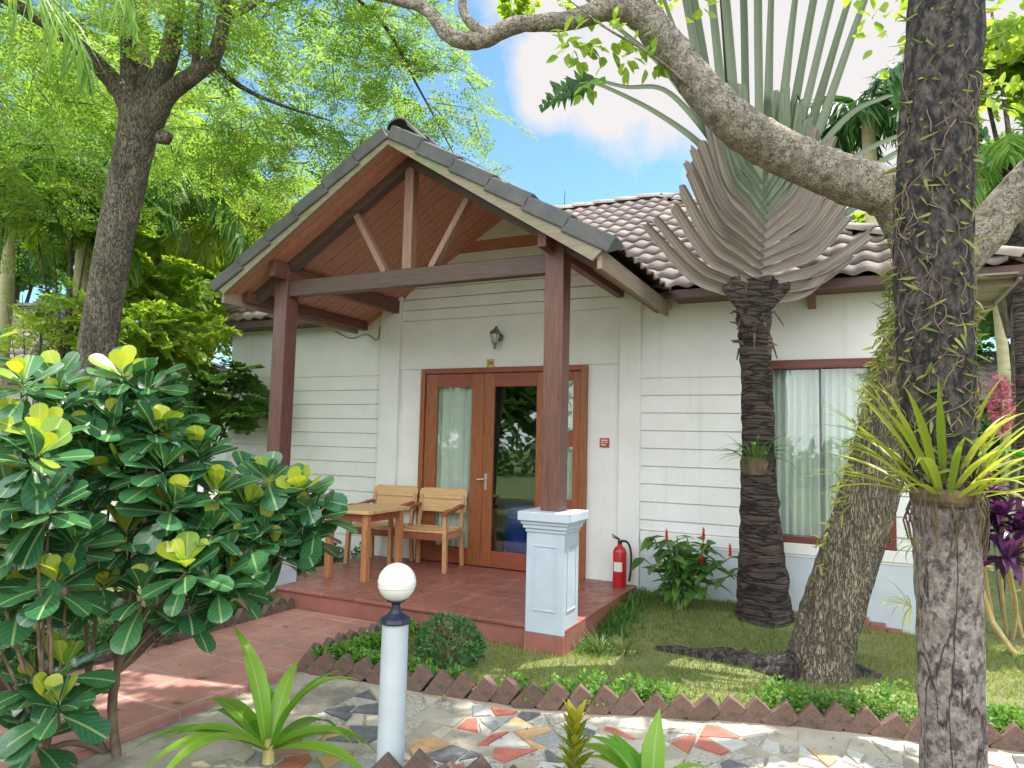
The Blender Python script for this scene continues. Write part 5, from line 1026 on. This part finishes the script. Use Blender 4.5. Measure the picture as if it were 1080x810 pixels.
def palm(label, u, v, d, L, n=14, nl=44, lL=.55, lW=.04, m=L_PALM, r=.09, droop=1.2, el0=1.2, bark=BARKY, group='palms behind the bungalow', hang=.6, nm='palm_tree'):
    top = P(u, v, d); base = np.array([top[0]+random.uniform(-.2, .2), top[1], -.2]); t = thing(nm, label, 'palm', base, group)
    pth = smoothpath([base, base*.5+top*.5+np.array([.08, 0, 0]), top], 8); g = G(); g.tube(pth, np.linspace(r*1.3, r*.8, len(pth)), 12, rough=.02); g.build('trunk', bark, t, smooth=True)
    g = G()
    for k in range(n): frond(g, top, k*2.39996+.3, el0-1.5*k/n+rng.normal(0, .08), L*rng.uniform(.85, 1.1), nl, lL, lW, droop, hang=hang, kk=rng.uniform(.25, .8))
    g.build('crown', m, t)
palm('yellow-green feather palm just left of the porch roof', 262, 240, 10.5, 1.7, 16, 50, .5, .035, L_PALMY)
palm('feather palm with drooping fronds directly behind the feathery tree trunk', 195, 205, 10, 2.0, 16, 50, .6, .04, L_PALM)
palm('palm with a smooth pale yellowish stem left of the feathery tree', 93, 208, 8.6, 1.6, 14, 46, .5, .036, L_PALM, .10)
palm('blue-green feather palm at the far left edge', 15, 195, 9.5, 1.8, 15, 46, .55, .04, L_MID)
palm('tall green palm rising above the far left roof', -60, 120, 8, 2.2, 14, 46, .6, .04, L_PALM)
palm('palm with a dark ringed trunk beyond the front right trunk', 1066, 175, 9, 1.7, 14, 44, .55, .04, L_PALM, .13, bark=BARKT, group='palms at the right')
palm('dark green palm showing between the fan palm stalks and front right trunk', 915, 120, 9.5, 1.3, 12, 40, .5, .05, L_DEEP, .1, group='palms at the right', hang=.9)
palm('pale green palm behind the right end of the roof', 1045, 250, 12, 1.6, 14, 44, .5, .04, L_PALMY, group='palms at the right')
t0 = P(-130, -70, 3.3); tb_ = np.array([t0[0]-.25, t0[1], -.2]); ov = thing('overhanging_palm', 'palm at the far left edge hanging pale fronds into the top corner', 'palm', tb_)
g = G(); g.tube(smoothpath([tb_, (tb_+t0)/2, t0]), [.1]*13 if False else .09, 12, rough=.03); g.build('trunk', BARKT, ov, smooth=True)
g = G(); az0 = math.atan2(_R[1], _R[0])
for k, a in enumerate((-.05, .35, -.5, 1.2, 2.2, 3.1, 4.0)): frond(g, t0, az0+a, .75, 1.45, 26, .50, .022, 1.5, hang=2.2, kk=.8)
g.build('crown', L_PALM, ov)
def tree(label, u, v, d, r, n, lL, lW, m, group, slen=.6, rt=.1, nm='leafy_tree', base=None, bark=BARKG, extra=()):
    c = P(u, v, d); b = np.array([c[0]+random.uniform(-.2, .2), c[1]+random.uniform(-.2, .2), -.22]); t = thing(nm, label, 'tree', b, group)
    g = G(); g.tube(smoothpath([b, b*.6+c*.4+np.array([.1, 0, 0]), c+np.array([0, 0, r*.2])], 6), np.linspace(rt*1.2, rt*.5, 13), 10, rough=.04)
    for k in range(5):
        a = k*1.3; s = b*.45+c*.55; e = c+np.array([math.cos(a)*r*.7, math.sin(a)*r*.7, r*.25]); g.tube(smoothpath([s, (s+e)/2+np.array([0, 0, -.08]), e], 5), np.linspace(rt*.5, rt*.15, 11), 7, cap=False)
    g.build('trunk', bark, t, smooth=True)
    g = G()
    for k in range(9):
        o_ = nrm(rng.standard_normal(3))*r*.62*np.array([1, 1, .7]); sprays(g, c+o_, (r*.5, r*.5, r*.38), n//9, slen, lL, lW, .3, 0, .1, rr=rng.uniform(.2, .8))
    for (u2, v2, d2, r2, n2) in extra: sprays(g, P(u2, v2, d2), r2, n2, slen, lL, lW, .3, 0, .1, rr=rng.uniform(.2, .8))
    g.build('crown', m, t)
GL = 'trees and shrubs left of the bungalow'
tree('lime-leaved shrub close to the left eave of the bungalow', 165, 350, 8.4, .62, 80, .10, .05, L_LIME, GL, .4, .04, 'lime_shrub')
tree('lime-leaved shrub between the feathery tree trunk and porch roof', 165, 285, 9.2, .8, 90, .10, .05, L_LIME, GL, .45, .05, 'lime_shrub')
tree('lime-leaved small tree filling the gap under the left roof end', 205, 318, 10.8, 1.0, 110, .11, .055, L_LIME, GL, .5, .06, 'lime_shrub')
tree('thin yellow-green shrub in front of the left neighbouring roof', 45, 330, 7.6, .5, 34, .07, .035, L_LIME, GL, .5, .02, 'lime_shrub')
tree('bright shrub with yellow leaf tips left of the feathery tree trunk', 75, 225, 8.2, .6, 60, .11, .05, L_LIME, GL, .45, .04, 'lime_shrub')
tree('dark green bushy tree behind the left neighbouring roof', 20, 260, 17, 1.7, 160, .16, .08, L_MID, GL, .7, .12)
tree('mid green tree behind the palms and above the left roof end', 215, 260, 14, 1.8, 190, .15, .075, L_MID, GL, .8, .12)
tree('dense green shrub below the left eave beside the bungalow wall', 222, 415, 8.8, .65, 80, .09, .05, L_MID, GL, .35, .04)
tree('dark shrub behind the glossy shrub on the left lawn', 150, 440, 7.5, .7, 80, .10, .05, L_MID, GL, .4, .04)
tree('broad pale green tree far behind the feathery crown', 120, 120, 15, 2.4, 190, .16, .08, L_LIME, GL, .9, .14)
GR = 'trees beyond the right end of the roof'
tree('light green tree behind the traveller palm stalks and roof end', 900, 250, 13, .9, 90, .13, .06, L_LIME, GR, .6, .1)
tree('bright green tree right of the front right trunk, above the roof corner', 1062, 170, 11, .95, 110, .13, .07, L_LIME, GR, .6, .1)
tree('leafy tree top at the upper right corner', 1085, 40, 9, .9, 90, .13, .08, L_LIME, GR, .6, .1)
tree('dark green tree beyond the right corner of the bungalow', 1100, 330, 14, 1.7, 150, .16, .08, L_MID, GR, .8, .12)
tree('low dark shrub beyond the right lawn', 1060, 470, 13, 1.3, 110, .14, .07, L_DEEP, GR, .6, .06)
tree('dense dark shrub at the far end of the right lawn', 1130, 450, 12, 1.6, 130, .14, .07, L_MID, GR, .6, .06)
c = P(1055, 425, 9.3); t = thing('bougainvillea', 'pink flowering shrub beside the dark ringed palm trunk at right', 'shrub', (c[0], c[1], -.2)); g = G(); tufts(g, c, (.14, .14, .42), 420, .07, .06, T_QUAD, .2); g.build('flowers', L_PINK, t)
g = G(); g.tube([(c[0], c[1], -.2), c+np.array([0, 0, .3])], .02, 6); g.build('stem', TWIG, t)
c = P(1052, 478, 6.6); t = thing('fan_palm', 'small bright green fan palm behind the orchid clump at right', 'palm', (c[0], c[1], -.15)); g = G(); sg_ = G()
for k in range(9):
    a = k*2.4; h = c+np.array([math.cos(a)*.38, math.sin(a)*.3, rng.uniform(-.12, .18)]); sg_.tube(smoothpath([(c[0], c[1], -.15), (c+h)/2-np.array([0, 0, .1]), h]), .008, 5); n = 24; f = np.linspace(-2.2, 2.2, n); D = np.stack([np.cos(a+f), np.sin(a+f), .35*np.cos(f)-.1], 1); leaves(g, np.tile(h, (n, 1)), D, np.array([0, 0, 1.])+rng.normal(0, .1, (n, 3)), .34*(.75+.25*np.cos(f*.7)), .03, T_BLADE, .3, .3)
g.build('leaves', leafmat('fan_leaf', (.06, .26, .03), (.14, .4, .06), trans=.4), t); sg_.build('stems', STALK, t)
# the garden behind the camera (seen in the glass and shading the lawn)
GB = 'garden trees across the path'
def tree_at(label, x, y, h, r, n, m):
    c = np.array([x, y, h]); b = np.array([x, y, -.22]); t = thing('garden_tree', label, 'tree', b, GB); g = G(); g.tube(smoothpath([b, (b+c)/2+np.array([.15, .1, 0]), c], 6), np.linspace(.16, .07, 13), 10, rough=.04); g.build('trunk', BARKG, t, smooth=True)
    g = G()
    for k in range(9): o_ = nrm(rng.standard_normal(3))*r*.62*np.array([1, 1, .8]); sprays(g, c+o_, (r*.5, r*.5, r*.4), n//9, .8, .17, .085, .3, 0, .1, rr=rng.uniform(.2, .8))
    g.build('crown', m, t)
for (lab, x, y, h, r, n, m) in (('leafy garden tree across the red path facing the door', -3.6, -8.5, 2.6, 1.5, 130, L_MID), ('pale leafy garden tree at the far end of the red path', -1.2, -12.5, 3.2, 1.8, 140, L_LIME), ('dark garden tree far out on the left lawn', -7, -10, 3, 2, 150, L_DEEP), ('leafy garden tree opposite the right window', 7.5, -13, 3.2, 1.9, 140, L_MID)): tree_at(lab, x, y, h, r, n, m)
g = G(); n = 15000; a = rng.uniform(0, 6.283, n); rr_ = rng.uniform(24, 30, n); h = rng.random(n)**1.3*(3.2+1.3*np.sin(a*9)+.9*np.sin(a*23+1)); pos = np.stack([1+np.cos(a)*rr_, np.sin(a)*rr_, h-.2], 1)
leaves(g, pos, nrm(rng.standard_normal((n, 3))), np.array([0, 0, 1.])+rng.normal(0, .6, (n, 3)), rng.uniform(.4, .9, n), rng.uniform(.2, .45, n), T_QUAD, 0, 0, 0, np.clip(.5+.35*np.sin(a*13)+rng.normal(0, .2, n), 0, 1))
tag(g.build('treeline', L_MID), 'far mass of trees and bushes all round the garden', 'trees', kind='stuff')
# fallen leaves
src = None
for (u, v, d) in ((130, 700, 4.6), (205, 715, 4.5), (255, 690, 4.8), (300, 660, 5.2), (350, 735, 4.4), (470, 735, 4.4), (700, 765, 4.1), (720, 705, 4.9), (850, 640, 5.6), (180, 740, 4.2)):
    q = P(u, v, 1)-CPOS; tt = (-.165-CPOS[2])/q[2]; q = CPOS+q*tt
    z = -.165 if q[0] < 1.13 else (-.19 if q[1] < edge(q[0]) else ground_z(q[0], q[1])+.02); q[2] = z
    if src is None:
        g = G(); leaves(g, np.zeros((1, 3)), np.array([[1, 0, .05]]), np.array([[0, 0, 1.]]), .075, .035, T_OVAL, .3, -.2); src = o = g.build('fallen_leaf', L_DRY)
    else: o = src.copy(); COL.objects.link(o)
    o.location = q; o.rotation_euler = (0, 0, random.uniform(0, 6.28)); tag(o, 'small dry brown leaf fallen on the ground by the paths', 'leaf', 'fallen dry leaves')

g = G(); n = 900; q = np.stack([rng.uniform(-.5, 7, n), rng.uniform(-5, -.6, n)], 1); q = q[~((q[:, 0] > -.65) & (q[:, 0] < 2.7) & (q[:, 1] > -1.98))]; n = len(q)
zz_ = np.array([ground_z(x, y)+.012 if inlawn(np.array(x), np.array(y)) else (-.164 if x < 1.13 else -.188) for x, y in q]); a = rng.uniform(0, 6.283, n)
leaves(g, np.stack([q[:, 0], q[:, 1], zz_], 1), np.stack([np.cos(a), np.sin(a), rng.normal(0, .12, n)], 1), np.array([0, 0, 1.])+rng.normal(0, .25, (n, 3)), rng.uniform(.012, .034, n), rng.uniform(.006, .016, n), T_OVAL, .3, -.15)
tag(g.build('leaf_litter', L_DRY), 'scattered bits of small dry leaves on the paths and lawn', 'leaf litter', kind='stuff')
